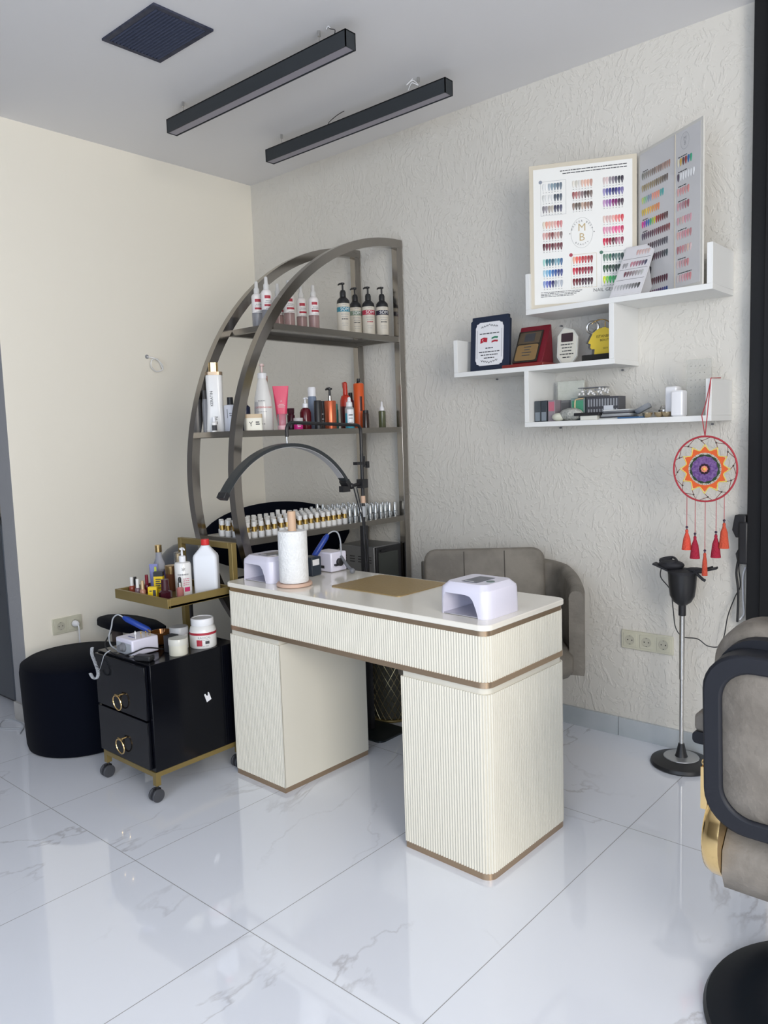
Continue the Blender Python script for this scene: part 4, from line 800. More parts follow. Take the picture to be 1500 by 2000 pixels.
G = {  # three rows of seven tips for each cell, colours left to right
 (0, 0): [[(.72,.72,.70),(.80,.80,.78),(.42,.46,.50),(.24,.32,.36),(.18,.25,.30),(.12,.16,.20),(.14,.18,.22)], [(.62,.62,.60),(.75,.75,.73),(.66,.66,.64),(.72,.72,.70),(.07,.09,.11),(.07,.09,.12),(.10,.12,.15)], [(.22,.20,.22),(.33,.30,.32),(.38,.33,.28),(.50,.45,.38),(.05,.05,.09),(.07,.07,.11),(.10,.10,.16)]],
 (1, 0): [[(.72,.68,.60),(.60,.57,.50),(.66,.64,.60),(.72,.50,.40),(.75,.46,.36),(.70,.42,.32),(.52,.30,.24)], [(.32,.10,.10),(.42,.16,.15),(.38,.22,.22),(.25,.18,.18),(.08,.05,.05),(.10,.06,.05),(.20,.15,.13)], [(.26,.18,.14),(.12,.09,.07),(.13,.10,.08),(.50,.36,.28),(.30,.17,.12),(.30,.18,.14),(.16,.10,.09)]],
 (2, 0): [[(.62,.50,.48),(.70,.55,.54),(.30,.27,.29),(.24,.20,.24),(.12,.11,.14),(.04,.04,.05),(.05,.04,.06)], [(.33,.28,.50),(.12,.12,.32),(.06,.06,.24),(.03,.03,.14),(.05,.04,.20),(.09,.07,.27),(.20,.17,.35)], [(.50,.30,.50),(.36,.20,.42),(.28,.10,.33),(.23,.02,.15),(.18,.02,.13),(.08,.03,.07),(.09,.06,.08)]],
 (0, 1): [[(.70,.62,.50),(.74,.36,.27),(.74,.40,.33),(.70,.45,.38),(.74,.40,.36),(.62,.20,.20),(.62,.24,.24)], [(.66,.38,.35),(.58,.30,.27),(.36,.15,.14),(.22,.06,.06),(.50,.32,.29),(.52,.30,.27),(.22,.16,.15)], [(.10,.02,.03),(.16,.03,.05),(.20,.04,.06),(.09,.015,.02),(.24,.09,.10),(.17,.05,.06),(.15,.04,.05)]],
 (2, 1): [[(.74,.56,.50),(.66,.44,.42),(.68,.45,.42),(.80,.42,.38),(.80,.24,.22),(.78,.18,.18),(.66,.08,.10)], [(.72,.28,.40),(.70,.34,.45),(.66,.32,.42),(.78,.18,.34),(.78,.10,.26),(.80,.14,.30),(.52,.06,.13)], [(.62,.01,.06),(.42,.01,.05),(.26,.01,.04),(.10,.01,.02),(.30,.06,.12),(.46,.20,.26),(.28,.05,.09)]],
 (0, 2): [[(.35,.62,.56),(.03,.16,.19),(.04,.16,.22),(.03,.10,.14),(.22,.36,.42),(.12,.30,.38),(.06,.14,.28)], [(.40,.60,.70),(.22,.44,.62),(.10,.30,.58),(.04,.14,.38),(.03,.09,.30),(.03,.05,.20),(.05,.07,.24)], [(.26,.34,.60),(.12,.16,.48),(.05,.06,.30),(.02,.02,.12),(.30,.33,.38),(.55,.57,.62),(.42,.45,.50)]],
 (1, 2): [[(.80,.40,.28),(.80,.16,.12),(.70,.10,.10),(.48,.04,.05),(.52,.07,.08),(.36,.04,.05),(.30,.04,.05)], [(.62,.03,.06),(.46,.02,.05),(.26,.01,.03),(.34,.02,.04),(.26,.02,.04),(.28,.02,.05),(.22,.02,.04)], [(.18,.01,.02),(.14,.01,.02),(.10,.01,.02),(.05,.005,.02),(.06,.01,.03),(.04,.01,.02),(.08,.02,.03)]],
 (2, 2): [[(.10,.20,.14),(.16,.26,.20),(.04,.14,.09),(.02,.07,.07),(.10,.18,.16),(.06,.12,.11),(.05,.09,.08)], [(.03,.10,.05),(.02,.07,.03),(.02,.05,.04),(.02,.06,.04),(.03,.05,.05),(.03,.06,.05),(.03,.05,.05)], [(.66,.76,.03),(.26,.66,.10),(.05,.50,.12),(.05,.44,.14),(.05,.36,.12),(.05,.3,.1),(.05,.25,.1)]]}
for (cx, cy), rows in G.items():
    for k, row in enumerate(rows): tiprow(ML, .060 + cx * .1245, HB - .096 - cy * .156 - k * .0455, row, .0121, .0116, .0325)
rnd = random.Random(3)
RP = [(14, (.25,.25,.22), (.35,.20,.16)), (13, (.40,.32,.18), (.12,.09,.08)), (11, (.35,.55,.30), (.10,.40,.38)), (9, (.78,.58,.10), (.75,.25,.12)), (13, (.50,.06,.20), (.08,.03,.03)), (14, (.10,.08,.12), (.22,.06,.06)), (13, (.10,.06,.06), (.10,.10,.12)), (13, (.20,.06,.08), (.05,.07,.08)), (5, (.05,.05,.07), (.04,.04,.05)), (13, (.14,.07,.07), (.10,.03,.05)), (13, (.30,.10,.08), (.03,.06,.22))]
for k, (n_, a, b) in enumerate(RP):
    cols = []
    for i in range(n_):
        c = lerp(a, b, i / max(n_ - 1, 1)); j = rnd.uniform(.75, 1.25); cols.append(tuple(min(.85, v * j) for v in c))
    if k == 2: cols = [(.55,.62,.2),(.30,.60,.25),(.30,.5,.40),(.25,.32,.40),(.3,.35,.45),(.8,.35,.25),(.8,.32,.25),(.8,.3,.22),(.75,.3,.2),(.1,.38,.35),(.08,.35,.35)]
    if k == 4: cols = [(.7,.05,.25),(.4,.05,.4),(.08,.12,.4),(.05,.15,.4),(.05,.35,.2),(.3,.5,.1),(.6,.5,.05),(.4,.05,.04),(.25,.04,.03),(.2,.04,.04),(.15,.03,.03),(.1,.03,.03),(.08,.03,.03)]
    tiprow(MR, .030, HB - .105 - k * .0478, cols, .0130, .0122, .030)
for k, (n_, a, b) in enumerate([(6, (.6,.5,.3), (.05,.3,.35)), (7, (.1,.08,.1), (.75,.75,.75)), (5, (.62,.35,.33), (.55,.28,.28)), (5, (.55,.30,.32), (.30,.10,.13)), (6, (.60,.36,.34), (.60,.34,.33)), (6, (.65,.42,.40), (.50,.20,.2)), (6, (.45,.16,.18), (.65,.5,.5)), (5, (.65,.45,.45), (.55,.22,.22)), (6, (.65,.5,.5), (.55,.20,.2))]):
    cols = [tuple(min(.85, v * rnd.uniform(.85, 1.15)) for v in lerp(a, b, i / (n_ - 1))) for i in range(n_)]
    if k == 0: cols = [(.7,.65,.5),(.55,.35,.08),(.1,.06,.07),(.3,.05,.05),(.04,.15,.35),(.05,.35,.2)]
    if k == 1: cols = [(.08,.06,.09)] + [(.75,.75,.75)] * 6
    tiprow(MR, .252, HB - .125 - k * .054, cols, .0145, .0135, .031)
def tipmesh(mb, M, x, y, c, w, h):
    mb.col = (*c, 1); a = w / 2 * .96
    base = [(-a, h * .30), (-a * .85, h * .45), (0, h * .5), (a * .85, h * .45), (a, h * .30), (a, h * .05), (a * .45, -h * .35), (0, -h * .5), (-a * .45, -h * .35), (-a, h * .05)]
    Mt = M @ Matrix.Translation((x, y, .0029)); n = len(base)
    vs = [(p, q, 0) for p, q in base] + [(p * .55, q * .7, .0022) for p, q in base]
    mb.add(vs, [(i, (i + 1) % n, n + (i + 1) % n, n + i) for i in range(n)] + [tuple(range(n, 2 * n))], Mt)
rest = MB()
for i, (M, x, y, c, w, h) in enumerate(tips):
    if i < 100: mb = MB(); tipmesh(mb, M, x, y, c, w, h); obj('nail_tip', mb, GELMAT, t, smooth=60)
    else: tipmesh(rest, M, x, y, c, w, h)
o = obj('nail_tips', rest, GELMAT, t, smooth=60); o['kind'] = 'stuff'
pr1 = MB(); pr2 = MB(); pr3 = MB(); ZP = .0031
def bars(mb, M, x0, x1, y, h, seed=1):
    q = random.Random(seed); x = x0
    while x < x1 - .002: w_ = q.uniform(.006, .02); mb.box(x, y - h / 2, ZP - .0002, min(x + w_, x1), y + h / 2, ZP, M); x += w_ + .002
for cx in range(3):
    for cy in range(3):
        if (cx, cy) == (1, 1): continue
        for k in range(3):
            for i in range(7): x = .060 + cx * .1245 + i * .0121; y = HB - .096 - cy * .156 - k * .0455 - .0205; pr1.box(x - .0028, y - .0007, ZP - .0002, x + .0028, y + .0007, ZP, ML)
bars(pr1, ML, .13, .40, HB - .035, .0035, 4); bars(pr1, ML, .14, .40, HB - .046, .0035, 5)
for i in range(4): bars(pr1, ML, .045, .22 - .012 * i, .068 - i * .006, .0022, 8 + i)
addtext(pr1, 'NAIL GEL', .020, ML @ Matrix.Translation((.305, .062, ZP))); addtext(pr2, 'M', .045, ML @ Matrix.Translation((.218, .325, ZP))); addtext(pr2, 'B', .045, ML @ Matrix.Translation((.218, .285, ZP)))
def ringtext(mb, s, M, cx, cy, rr, a0, a1, size, flip=False):
    for i, ch in enumerate(s):
        if ch == ' ': continue
        a = R(a0 + (a1 - a0) * i / (len(s) - 1)); addtext(mb, ch, size, M @ Matrix.Translation((cx + rr * math.cos(a), cy + rr * 1.12 * math.sin(a), ZP)) @ Matrix.Rotation(a - R(90) if not flip else a + R(90), 4, 'Z'))
ringtext(pr1, 'MASTER BEST', ML, .218, .304, .043, 160, 20, .011); ringtext(pr1, 'BEAUTY', ML, .218, .304, .043, 235, 305, .010, True)
for cx_, cy_ in ((.168, .304), (.268, .304)): pr1.lathe([(.002, ZP - .0002), (.002, ZP)], 8, M=ML @ Matrix.Translation((cx_, cy_, 0)))
ring_ = [(.218 + .045 * math.cos(R(a)), .304 + .062 * math.sin(R(a)), ZP) for a in range(0, 360, 8)]; pr3.tube(ring_, .0004, 4, ring=True, M=ML)
for (cx, cy, mb_) in ((1, 2, pr2), (0, 0, pr3), (2, 2, pr3)):
    x0 = .048 + cx * .1245; y1 = HB - .072 - cy * .156
    for a in ((x0, y1, x0 + .105, y1 + .001), (x0, y1 - .140, x0 + .105, y1 - .139), (x0, y1 - .140, x0 + .001, y1), (x0 + .105, y1 - .140, x0 + .106, y1)): mb_.box(a[0], a[1], ZP - .0002, a[2], a[3], ZP, ML)
dots = MB()
for cx, cy, c in ((0, 0, (.25,.27,.32)), (1, 2, (.35,.03,.05)), (2, 2, (.05,.15,.10))): dots.col = (*c, 1); dots.lathe([(.0075, ZP), (.0075, ZP + .0004)], 16, M=ML @ Matrix.Translation((.048 + cx * .1245, HB - .072 - cy * .156, 0)))
for k in (0, 4, 5): bars(pr1, MR, .030, .065, HB - .086 - k * .0478, .004, 30 + k)
for k in (0, 1, 2, 3, 5, 7, 8): bars(pr1, MR, .252, .252 + (.05 if k < 8 else .08), HB - .105 - k * .054, .0035, 50 + k)
addtext(pr3, 'M', .022, MR @ Matrix.Translation((.290, HB - .045, ZP))); addtext(pr3, 'B', .022, MR @ Matrix.Translation((.290, HB - .062, ZP)))
pr3.tube([(.290 + .024 * math.cos(R(a)), HB - .053 + .03 * math.sin(R(a)), ZP) for a in range(0, 360, 10)], .0005, 4, ring=True, M=MR)
obj('dark_print', pr1, INK, t, smooth=0); obj('gold_print', pr2, mat('gold_ink', (.50, .38, .20), .4), t, smooth=0); obj('grey_print', pr3, GREYINK, t, smooth=0); obj('number_dots', dots, GELMAT, t, smooth=0)
dv = MB().box(.232, .012, .0028, .236, HB - .012, .0045, MR); obj('panel_divider', dv, BEIGE, t)

# small leaning card
t = thing('swatch_card', 'small leaning acrylic card of nail tips in front of the colour chart', 'colour chart', (2.465, -.233, 1.9145))
MCd = frame((0, 0, .002), (1, .0, .0), (.0, .167, .225)); 
obj('acrylic_plate', MB().box(0, 0, -.003, .130, .275, 0, MCd), mat('acrylic_plate', (.70, .69, .70), .12), t, bevel=.001); obj('printed_sheet', MB().box(.007, .010, 0, .123, .265, .0008, MCd), mat('card_paper', (.74, .73, .75), .2, coat=.5), t)
obj('prop_leg', MB().box(.015, 0, -.003, .115, .145, 0, frame((0, .165, .001), (1, 0, 0), (.0, -.35, .9))), mat('acrylic_plate', (.7, .7, .7), .12), t)
cm2 = MB()
for (x, y, n_, a, b) in ((.060, .232, 5, (.65,.42,.40), (.62,.5,.48)), (.018, .165, 2, (.3,.3,.31), (.35,.35,.36)), (.050, .168, 6, (.55,.25,.30), (.07,.07,.12)), (.036, .115, 7, (.16,.05,.07), (.45,.46,.45)), (.016, .045, 9, (.55,.55,.56), (.06,.06,.06))):
    for i in range(n_): cm2 = MB(); tipmesh(cm2, MCd @ Matrix.Translation((0, 0, -.002)), x + i * .0118, y, lerp(a, b, i / (n_ - 1)), .0112, .032); obj('nail_tip', cm2, GELMAT, t, smooth=60)
cm3 = MB()
for y in (.200, .142, .085): cm3.box(.007, y, .0009, .123, y + .0012, .0013, MCd)
obj('dark_print', cm3, INK, t)

# awards on the middle board
ZM = 1.6733
t = thing('blue_plaque', 'navy velvet award plaque with a white scalloped plate and two flags', 'plaque', (1.852, -.185, ZM), .03)
Mq = frame((0, 0, 0), (1, 0, 0), (0, .07, 1))
obj('backing', MB().prism([(-.104, 0), (.104, 0), (.104, .232), (.096, .237), (.096, .252), (-.096, .252), (-.096, .237), (-.104, .232)], -.02, 0, M=Mq), mat('navy_velvet', (.012, .02, .045), .75), t, bevel=.002)
obj('easel', MB().box(-.03, 0, -.004, .03, .17, 0, frame((0, .075, 0), (1, 0, 0), (0, -.32, 1))), BLACK, t)
sc_ = []
for sx, sy, a0 in ((1, 1, 0), (-1, 1, 90), (-1, -1, 180), (1, -1, 270)):
    for i in range(7): a = R(a0 + 15 * i); sc_.append((sx * .052 + .020 * math.cos(a) * (1 + .10 * math.cos(8 * a)), .125 + sy * .075 + .022 * math.sin(a) * (1 + .10 * math.cos(8 * a))))
obj('white_plate', MB().prism(sc_, 0, .003, M=Mq), mat('plate_white', (.78, .78, .80), .3), t)
m = MB()
for y, w in ((.172, .052), (.105, .02), (.088, .055), (.074, .045), (.060, .028)): 
    q = random.Random(int(y * 1e4)); x = -w
    while x < w: ww = q.uniform(.008, .018); m.box(x, y - .0022, .003, min(x + ww, w), y + .0022, .0034, Mq); x += ww + .003
for sy in (-1, 1):
    for k in range(-3, 4): m.tube([(k * .013 - .005, .125 + sy * (.083 - abs(k) * .003), .0032), (k * .013, .125 + sy * (.090 - abs(k) * .003), .0032), (k * .013 + .005, .125 + sy * (.083 - abs(k) * .003), .0032)], .0015, 4, M=Mq)
for sx in (-1, 1): m.box(sx * .066 - .0006, .06, .003, sx * .066 + .0006, .19, .0034, Mq)
obj('engraving', m, INK, t)
m = MB()
m.col = (.45, .02, .04, 1); m.prism([(-.048, .128), (-.030, .134), (-.012, .132), (-.010, .152), (-.028, .155), (-.046, .150)], .003, .0042, M=Mq)
m.col = (.8, .8, .8, 1); m.lathe([(.0052, .0042), (.0052, .0046)], 14, M=Mq @ Matrix.Translation((-.032, .143, 0))); m.col = (.45, .02, .04, 1); m.lathe([(.0042, .0046), (.0042, .0049)], 14, M=Mq @ Matrix.Translation((-.0305, .143, 0)))
for k, c in enumerate(((.42, .03, .05), (.75, .75, .75), (.04, .22, .12))): m.col = (*c, 1); m.prism([(.012, .128 + k * .008), (.030, .132 + k * .008), (.044, .130 + k * .008), (.047, .138 + k * .008), (.030, .140 + k * .008), (.014, .136 + k * .008)], .003, .0042, M=Mq)
obj('flags', m, GELMAT, t)
t = thing('red_plaque', 'red wedge award with a black and gold engraved plate', 'plaque', (2.055, -.13, ZM), .0)
REDL = mat('red_leatherette', (.17, .008, .018), .35)
obj('base', MB().box(-.115, -.085, 0, .095, .055, .016), mat('red_wood', (.22, .03, .025), .3), t, bevel=.003)
obj('wedge', MB().loft([[(-.075, -.06, .016), (-.075, .045, .016), (-.075, .03, .185), (-.075, .022, .187)], [(.075, -.06, .016), (.075, .045, .016), (.075, .03, .185), (.075, .022, .187)]]), REDL, t, bevel=.002)
Mr = frame((-.012, -.0615, .018), (1, 0, 0), (0, .42, .85))
obj('black_plate', MB().box(-.062, .004, 0, .062, .162, .004, Mr), mat('plate_black', (.03, .025, .02), .2), t)
obj('gold_plate', MB().prism(rrect(.054, .04, .01, cy=.052), .004, .0052, M=Mr), mat('plate_gold', (.42, .27, .12), .25, .6), t); obj('gold_header', MB().box(-.054, .098, .004, .054, .155, .005, Mr), mat('plate_gold_dark', (.16, .12, .08), .25, .5), t)
m = MB().box(-.026, .108, .005, .026, .148, .0056, Mr)
for i, w in enumerate((.018, .014, .024, .020)): m.box(-w, .078 - i * .014, .0052, w, .082 - i * .014, .0056, Mr)
obj('engraving', m, INK, t)
t = thing('octagonal_plaque', 'white faceted eight-sided award plaque on the middle white board', 'plaque', (2.222, -.14, ZM), .0)
oc = [(-.022, 0), (.022, 0), (.048, .035), (.050, .118), (.028, .150), (-.018, .165), (-.048, .128), (-.048, .035)]
Mo = frame((0, 0, 0), (1, 0, 0), (0, .1, 1))
obj('body', MB().prism(oc, -.012, 0, M=Mo), mat('bevelled_crystal', (.60, .60, .56), .1, coat=.5), t, bevel=.0012); obj('face', MB().prism([(x * .88, .01 + y * .9) for x, y in oc], 0, .001, M=Mo), mat('cream_face', (.66, .64, .56), .35), t)
obj('dark_panel', MB().prism(rrect(.028, .019, .004, cy=.118), .001, .002, M=Mo), mat('plum_panel', (.05, .03, .035), .2), t)
m = MB()
for i, w in enumerate((.030, .024, .022, .033, .019)): bars(m, Mo @ Matrix.Translation((0, 0, -.002)), -w, w, .088 - i * .014, .0045, 70 + i)
obj('engraving', m, INK, t)
t = thing('gold_head_award', 'gold head-shaped trophy reading ISTANBUL with a chrome hoop', 'trophy', (2.355, -.12, ZM), .0)
obj('base', MB().box(-.055, -.03, 0, .095, .03, .032), mat('base_black', (.03, .03, .028), .2), t, bevel=.002)
hd = [(-.005, .03), (.07, .03), (.082, .075), (.088, .10), (.075, .128), (.045, .142), (.015, .138), (-.010, .122), (-.022, .10), (-.032, .082), (-.020, .076), (-.022, .062), (-.015, .055), (-.002, .055)]
obj('gold_head', MB().prism(hd, -.003, .003, M=frame((0, -.012, 0), (1, 0, 0), UP)), mat('mirror_gold', (.90, .66, .08), .3, .15), t)
obj('silver_profile', MB().prism([(x * .92 - .022, y * 1.0 + .002) for x, y in hd], -.003, .003, M=frame((0, .008, 0), (1, 0, 0), UP)), mat('silver_plate', (.55, .55, .55), .12, .9), t)
obj('hoop', MB().tube([(-.018 + .026 * math.cos(R(a)), .0, .148 + .024 * math.sin(R(a))) for a in range(0, 360, 15)], .006, 8, ring=True), STEEL, t)
obj('gold_arc', MB().tube([(.02 + .045 * math.cos(R(a)), -.005, .148 + .028 * math.sin(R(a))) for a in range(30, 151, 10)], .0025, 6).tube([(.045, -.012, .14), (.045, -.012, .165)], .0025, 6), GOLD, t)
m = MB(); Mt = frame((0, -.0155, 0), (1, 0, 0), UP)
addtext(m, 'ISTANBUL', .016, Mt @ Matrix.Translation((.042, .105, 0))); addtext(m, 'BEAUTY', .013, Mt @ Matrix.Translation((.046, .089, 0))); addtext(m, '2019', .011, Mt @ Matrix.Translation((.046, .055, 0)))
obj('lettering', m, mat('brown_ink', (.10, .05, .01), .5), t)

# goods on the bottom board
ZL = 1.4293
def pack(name, label, cat, x, y, w, d, h, c, rz=0, z=ZL, lid=None, m=None):
    t = thing(name, label, cat, (x, y, z), rz); obj('body', MB().box(-w / 2, -d / 2, 0, w / 2, d / 2, h), m or mat(name + '_' + label[:9].replace(' ', '_'), c, .3), t, bevel=.001)
    if lid: nm, c2, z0, z1 = lid; obj(nm, MB().box(-w / 2 * .82, -d / 2 - .0006, z0, w / 2 * .82, -d / 2, z1), mat(nm + '_' + label[:9].replace(' ', '_'), c2, .35), t)
    return t
pack('lash_box', 'narrow dark pack with a white outlined tag, first at the left upright', 'box', 2.112, -.17, .028, .06, .092, (.06, .07, .08), lid=('label_panel', (.20, .23, .26), .004, .042))
pack('lash_box', 'dark pack with a bright spot, second from the left upright', 'box', 2.143, -.17, .028, .06, .092, (.05, .06, .07), lid=('label_panel', (.22, .25, .28), .004, .042))
pack('pink_pack', 'clear pack with pink stripes beside the dark narrow packs', 'box', 2.178, -.165, .034, .06, .092, (.28, .24, .26), lid=('pink_panel', (.50, .15, .20), .045, .085))
pack('grey_pack', 'smoky grey pack behind the pink-striped pack', 'box', 2.222, -.12, .05, .05, .09, (.16, .16, .16), lid=('dark_panel', (.10, .10, .10), .02, .08))
t = pack('tip_case', 'clear case with a green block and gold arch, in the middle of the packs', 'box', 2.285, -.13, .065, .06, .096, (.20, .26, .25), lid=('green_panel', (.08, .30, .18), .03, .085))
obj('gold_arch', MB().tube(smoothpath([(-.01, -.034, .02), (-.01, -.034, .08), (.0, -.034, .09), (.03, -.034, .093)]), .003, 8), mat('arch_gold', (.7, .52, .3), .3, .3), t)
t = pack('tip_organiser', 'wide dark organiser box full of small vials, right of the green case', 'box', 2.40, -.13, .145, .07, .096, (.07, .07, .08))
m = MB()
for i in range(11):
    for j in range(2): m.box(-.064 + i * .0125, -.0358, .012 + j * .044, -.0575 + i * .0125, -.0351, .045 + j * .042)
obj('vials', m, mat('vial_grey', (.30, .31, .33), .2), t); obj('price_label', MB().box(.008, -.0375, .028, .05, -.036, .058), mat('label_white', (.6, .62, .66), .5), t)
t = pack('pearl_box', 'clear box of white pearls lying on top of the packs', 'box', 2.345, -.13, .12, .06, .006, (.12, .12, .12), z=ZL + .097)
ps = MB(); rp = random.Random(5)
for i in range(46): ps.sphere((rp.uniform(-.055, .055), rp.uniform(-.028, .028), rp.uniform(.010, .036)), .0052, 5)
o = obj('pearls', ps, OFFW, t); o['kind'] = 'stuff'; obj('clear_lid', MB().box(-.058, -.03, .0385, .058, .03, .042), GREYP, t)
tag(obj('white_pouch', MB().loft([rsec(.064, .006, .005, 0), rsec(.066, .010, .008, .02), rsec(.066, .008, .006, .16), rsec(.066, .0015, .001, .178)]), mottled('pouch_paper', (.62, .64, .56), (.68, .69, .62), 20, .6, .4), None, (2.195, -.045, ZL), bevel=0), 'pale upright paper pouch behind the packs on the bottom board', 'pouch')
tag(obj('crumpled_bag', MB().sphere((0, 0, 0), .05, 10, (1.1, .7, .55)), mottled('crumpled_film', (.30, .31, .29), (.50, .50, .46), 30, .4, 1.0), None, (2.27, -.19, ZL + .0275)), 'crumpled clear film bag in front of the packs', 'bag')
tag(obj('sponge_pad', MB().sphere((0, 0, 0), .03, 8, (1, .8, .6)), mat('sponge', (.60, .60, .50), .8), None, (2.215, -.20, ZL + .018)), 'small pale sponge at the left of the crumpled bag', 'sponge')
tag(obj('black_case', MB().box(-.058, -.03, 0, .058, .03, .013), BLACK, None, (2.355, -.19, ZL + .018), bevel=.002), 'flat black case lying on the small white box', 'case')
t = pack('white_box', 'low white box with a dark side below the flat black case', 'box', 2.362, -.19, .075, .05, .0175, (.70, .70, .64))
for i in range(7):
    o = tag(obj('flat_package', MB().box(-.065 + i * .003, -.045, 0, .065, .045, .0052), mat('film_%d' % (i % 3), [(.62, .63, .62), (.08, .08, .09), (.34, .35, .37)][i % 3], .2), None, (2.47, -.16 + (i % 2) * .01, ZL + i * .0056), (0, 0, .05 * ((i * 7) % 5 - 2)), bevel=.001), ['lowest', 'second', 'third', 'middle', 'fifth', 'sixth', 'topmost'][i] + ' flat package of the loose stack beside the low white box', 'package', 'loose stack of flat packages')
tag(obj('blue_sachet', MB().prism([(-.05, -.02), (.05, -.03), (.055, .02), (-.04, .025)], 0, .006), mat('sachet_blue', (.06, .14, .28), .3), None, (2.545, -.205, ZL)), 'blue sachet lying at the front edge of the bottom board', 'sachet')
tag(obj('grey_pouch', MB().loft([rsec(.03, .07, .02, 0), rsec(.033, .08, .02, .012), rsec(.03, .07, .02, .02)]), mottled('pouch_grey', (.22, .24, .27), (.32, .34, .37), 20, .45, .5), None, (2.565, -.12, ZL + .03), (0, R(-28), R(20))), 'grey zip pouch leaning across the bottom board', 'pouch')
for i, (x, y) in enumerate(((2.61, -.20), (2.655, -.19), (2.69, -.20))):
    t = bottle('metal_bowl', ['leftmost', 'middle', 'rightmost'][i] + ' small brass-toned metal dish near the white boxes', 'dish', x, y, ZL, [('bowl', [(.008, 0), (.018, .008), (.021, .020), (.019, .020), (.014, .009), (.001, .004)], mat('brassy', (.60, .50, .34), .18, .9))])
t = bottle('metal_bowl', 'steel lidded pot standing behind the small metal dishes', 'dish', 2.65, -.13, ZL, [('body', [(.018, 0), (.022, .01), (.022, .03), (.016, .036)], STEEL), ('lid', [(.017, .036), (.012, .046), (.004, .05)], STEEL)])
for x, y, h, lab in ((2.700, -.165, .118, 'taller white plastic box at the left of the pair on the bottom board'), (2.738, -.205, .100, 'shorter white plastic box standing in front of the taller one')):
    tag(obj('white_case', MB().loft([rsec(.020, .022, .006, 0), rsec(.023, .028, .007, .006), rsec(.023, .028, .007, h - .006), rsec(.020, .022, .006, h)]), WHITE, None, (x, y, ZL)), lab, 'box', 'white plastic boxes')
t = thing('earring_stand', 'clear acrylic earring stand with rows of holes at the right of the board', 'display stand', (2.80, -.16, ZL))
obj('acrylic_sheet', MB().box(-.05, -.002, 0, .045, .002, .218), mat('clear_sheet', (.78, .78, .75), .06, trans=.75, ior=1.1), t)
m = MB()
for i in range(4):
    for j in range(7): m.lathe([(.002, 0), (.002, .0006)], 6, M=Matrix.Translation((-.032 + i * .017, -.0021, .03 + j * .027)) @ Matrix.Rotation(R(90), 4, 'X'))
obj('holes', m, GREYINK, t)

# ---------------------------------------------------------------- dream catcher
t = thing('dream_catcher', 'red dream catcher with purple flower centre and five tassels', 'dream catcher', (2.8615, -.275, 1.229))
YR = mat('hoop_red', (.42, .035, .05), .7)
obj('hoop', MB().tube([(.116 * math.cos(R(a)), 0, .122 * math.sin(R(a))) for a in range(0, 360, 6)], .0035, 8, ring=True), YR, t)
obj('hanging_cord', MB().tube([(0, 0, .122), (-.012, -.002, .20), (-.006, .02, .24), (.012, .024, .337)], .0018, 6).tube([(0, 0, .122), (.008, -.002, .20), (.010, .028, .3375), (.022, .10, .3395)], .0018, 6), YR, t)
NP = 12
def star(ro, ri, n, z0, z1, hole=0, ph=0.0):
    m = MB(); pts = []
    for i in range(n * 2):
        a = math.pi * i / n + ph; r_ = ro if i % 2 == 0 else ri; pts.append((r_ * math.cos(a), r_ * math.sin(a)))
    if hole:
        inn = [(hole * math.cos(math.pi * i / n + ph), hole * math.sin(math.pi * i / n + ph)) for i in range(n * 2)]; N_ = len(pts)
        for i in range(N_): j = (i + 1) % N_; m.loft([[(pts[i][0], -z0, pts[i][1]), (pts[j][0], -z0, pts[j][1]), (inn[j][0], -z0, inn[j][1]), (inn[i][0], -z0, inn[i][1])], [(pts[i][0], -z1, pts[i][1]), (pts[j][0], -z1, pts[j][1]), (inn[j][0], -z1, inn[j][1]), (inn[i][0], -z1, inn[i][1])]])
        return m
    return m.loft([[(x, -z0, y) for x, y in pts], [(x, -z1, y) for x, y in pts]])
obj('orange_star', star(.085, .068, NP, -.001, .001, .061), mat('orange_yarn', (.72, .12, .03), .8), t)
ye = MB(); 
for i in range(NP):
    a0 = 2 * math.pi * i / NP; a1 = 2 * math.pi * (i + 1) / NP; am = (a0 + a1) / 2
    ye.tube([((.092 + (.070 - .092) * math.sin(math.pi * q / 6)) * math.cos(a0 + (a1 - a0) * q / 6), -.001, (.092 + (.070 - .092) * math.sin(math.pi * q / 6)) * math.sin(a0 + (a1 - a0) * q / 6)) for q in range(7)], .0018, 5)
obj('yellow_edging', ye, mat('yellow_yarn', (.78, .62, .10), .8), t)
obj('green_ring', star(.057, .053, NP, -.001, .001, .047, .26), mat('green_yarn', (.03, .06, .025), .8), t); obj('purple_disc', star(.050, .046, NP, -.0015, .002), mottled('purple_yarn', (.12, .05, .22), (.26, .15, .36), 120, .85, .5), t)
obj('dark_ring', star(.021, .019, NP, .002, .0035), mat('dark_yarn', (.03, .01, .02), .8), t); obj('pink_centre', star(.013, .011, 8, .0035, .006), mat('pink_yarn', (.80, .28, .20), .8), t); obj('yellow_centre', MB().sphere((0, -.006, 0), .006, 8), mat('yellow_yarn2', (.85, .50, .08), .8), t)
sp_ = MB()
for i in range(24): a = 2 * math.pi * i / 24; sp_.box((.0565 * math.cos(a)) - .0007, -.001, .0565 * math.sin(a) - .0007, .0565 * math.cos(a) + .0007, .001, .0565 * math.sin(a) + .0007); sp_.tube([(.046 * math.cos(a), 0, .046 * math.sin(a)), (.060 * math.cos(a + .13), 0, .060 * math.sin(a + .13))], .0009, 4)
obj('inner_web', sp_, mat('olive_thread', (.16, .14, .08), .8), t)
wb = MB(); bd = MB()
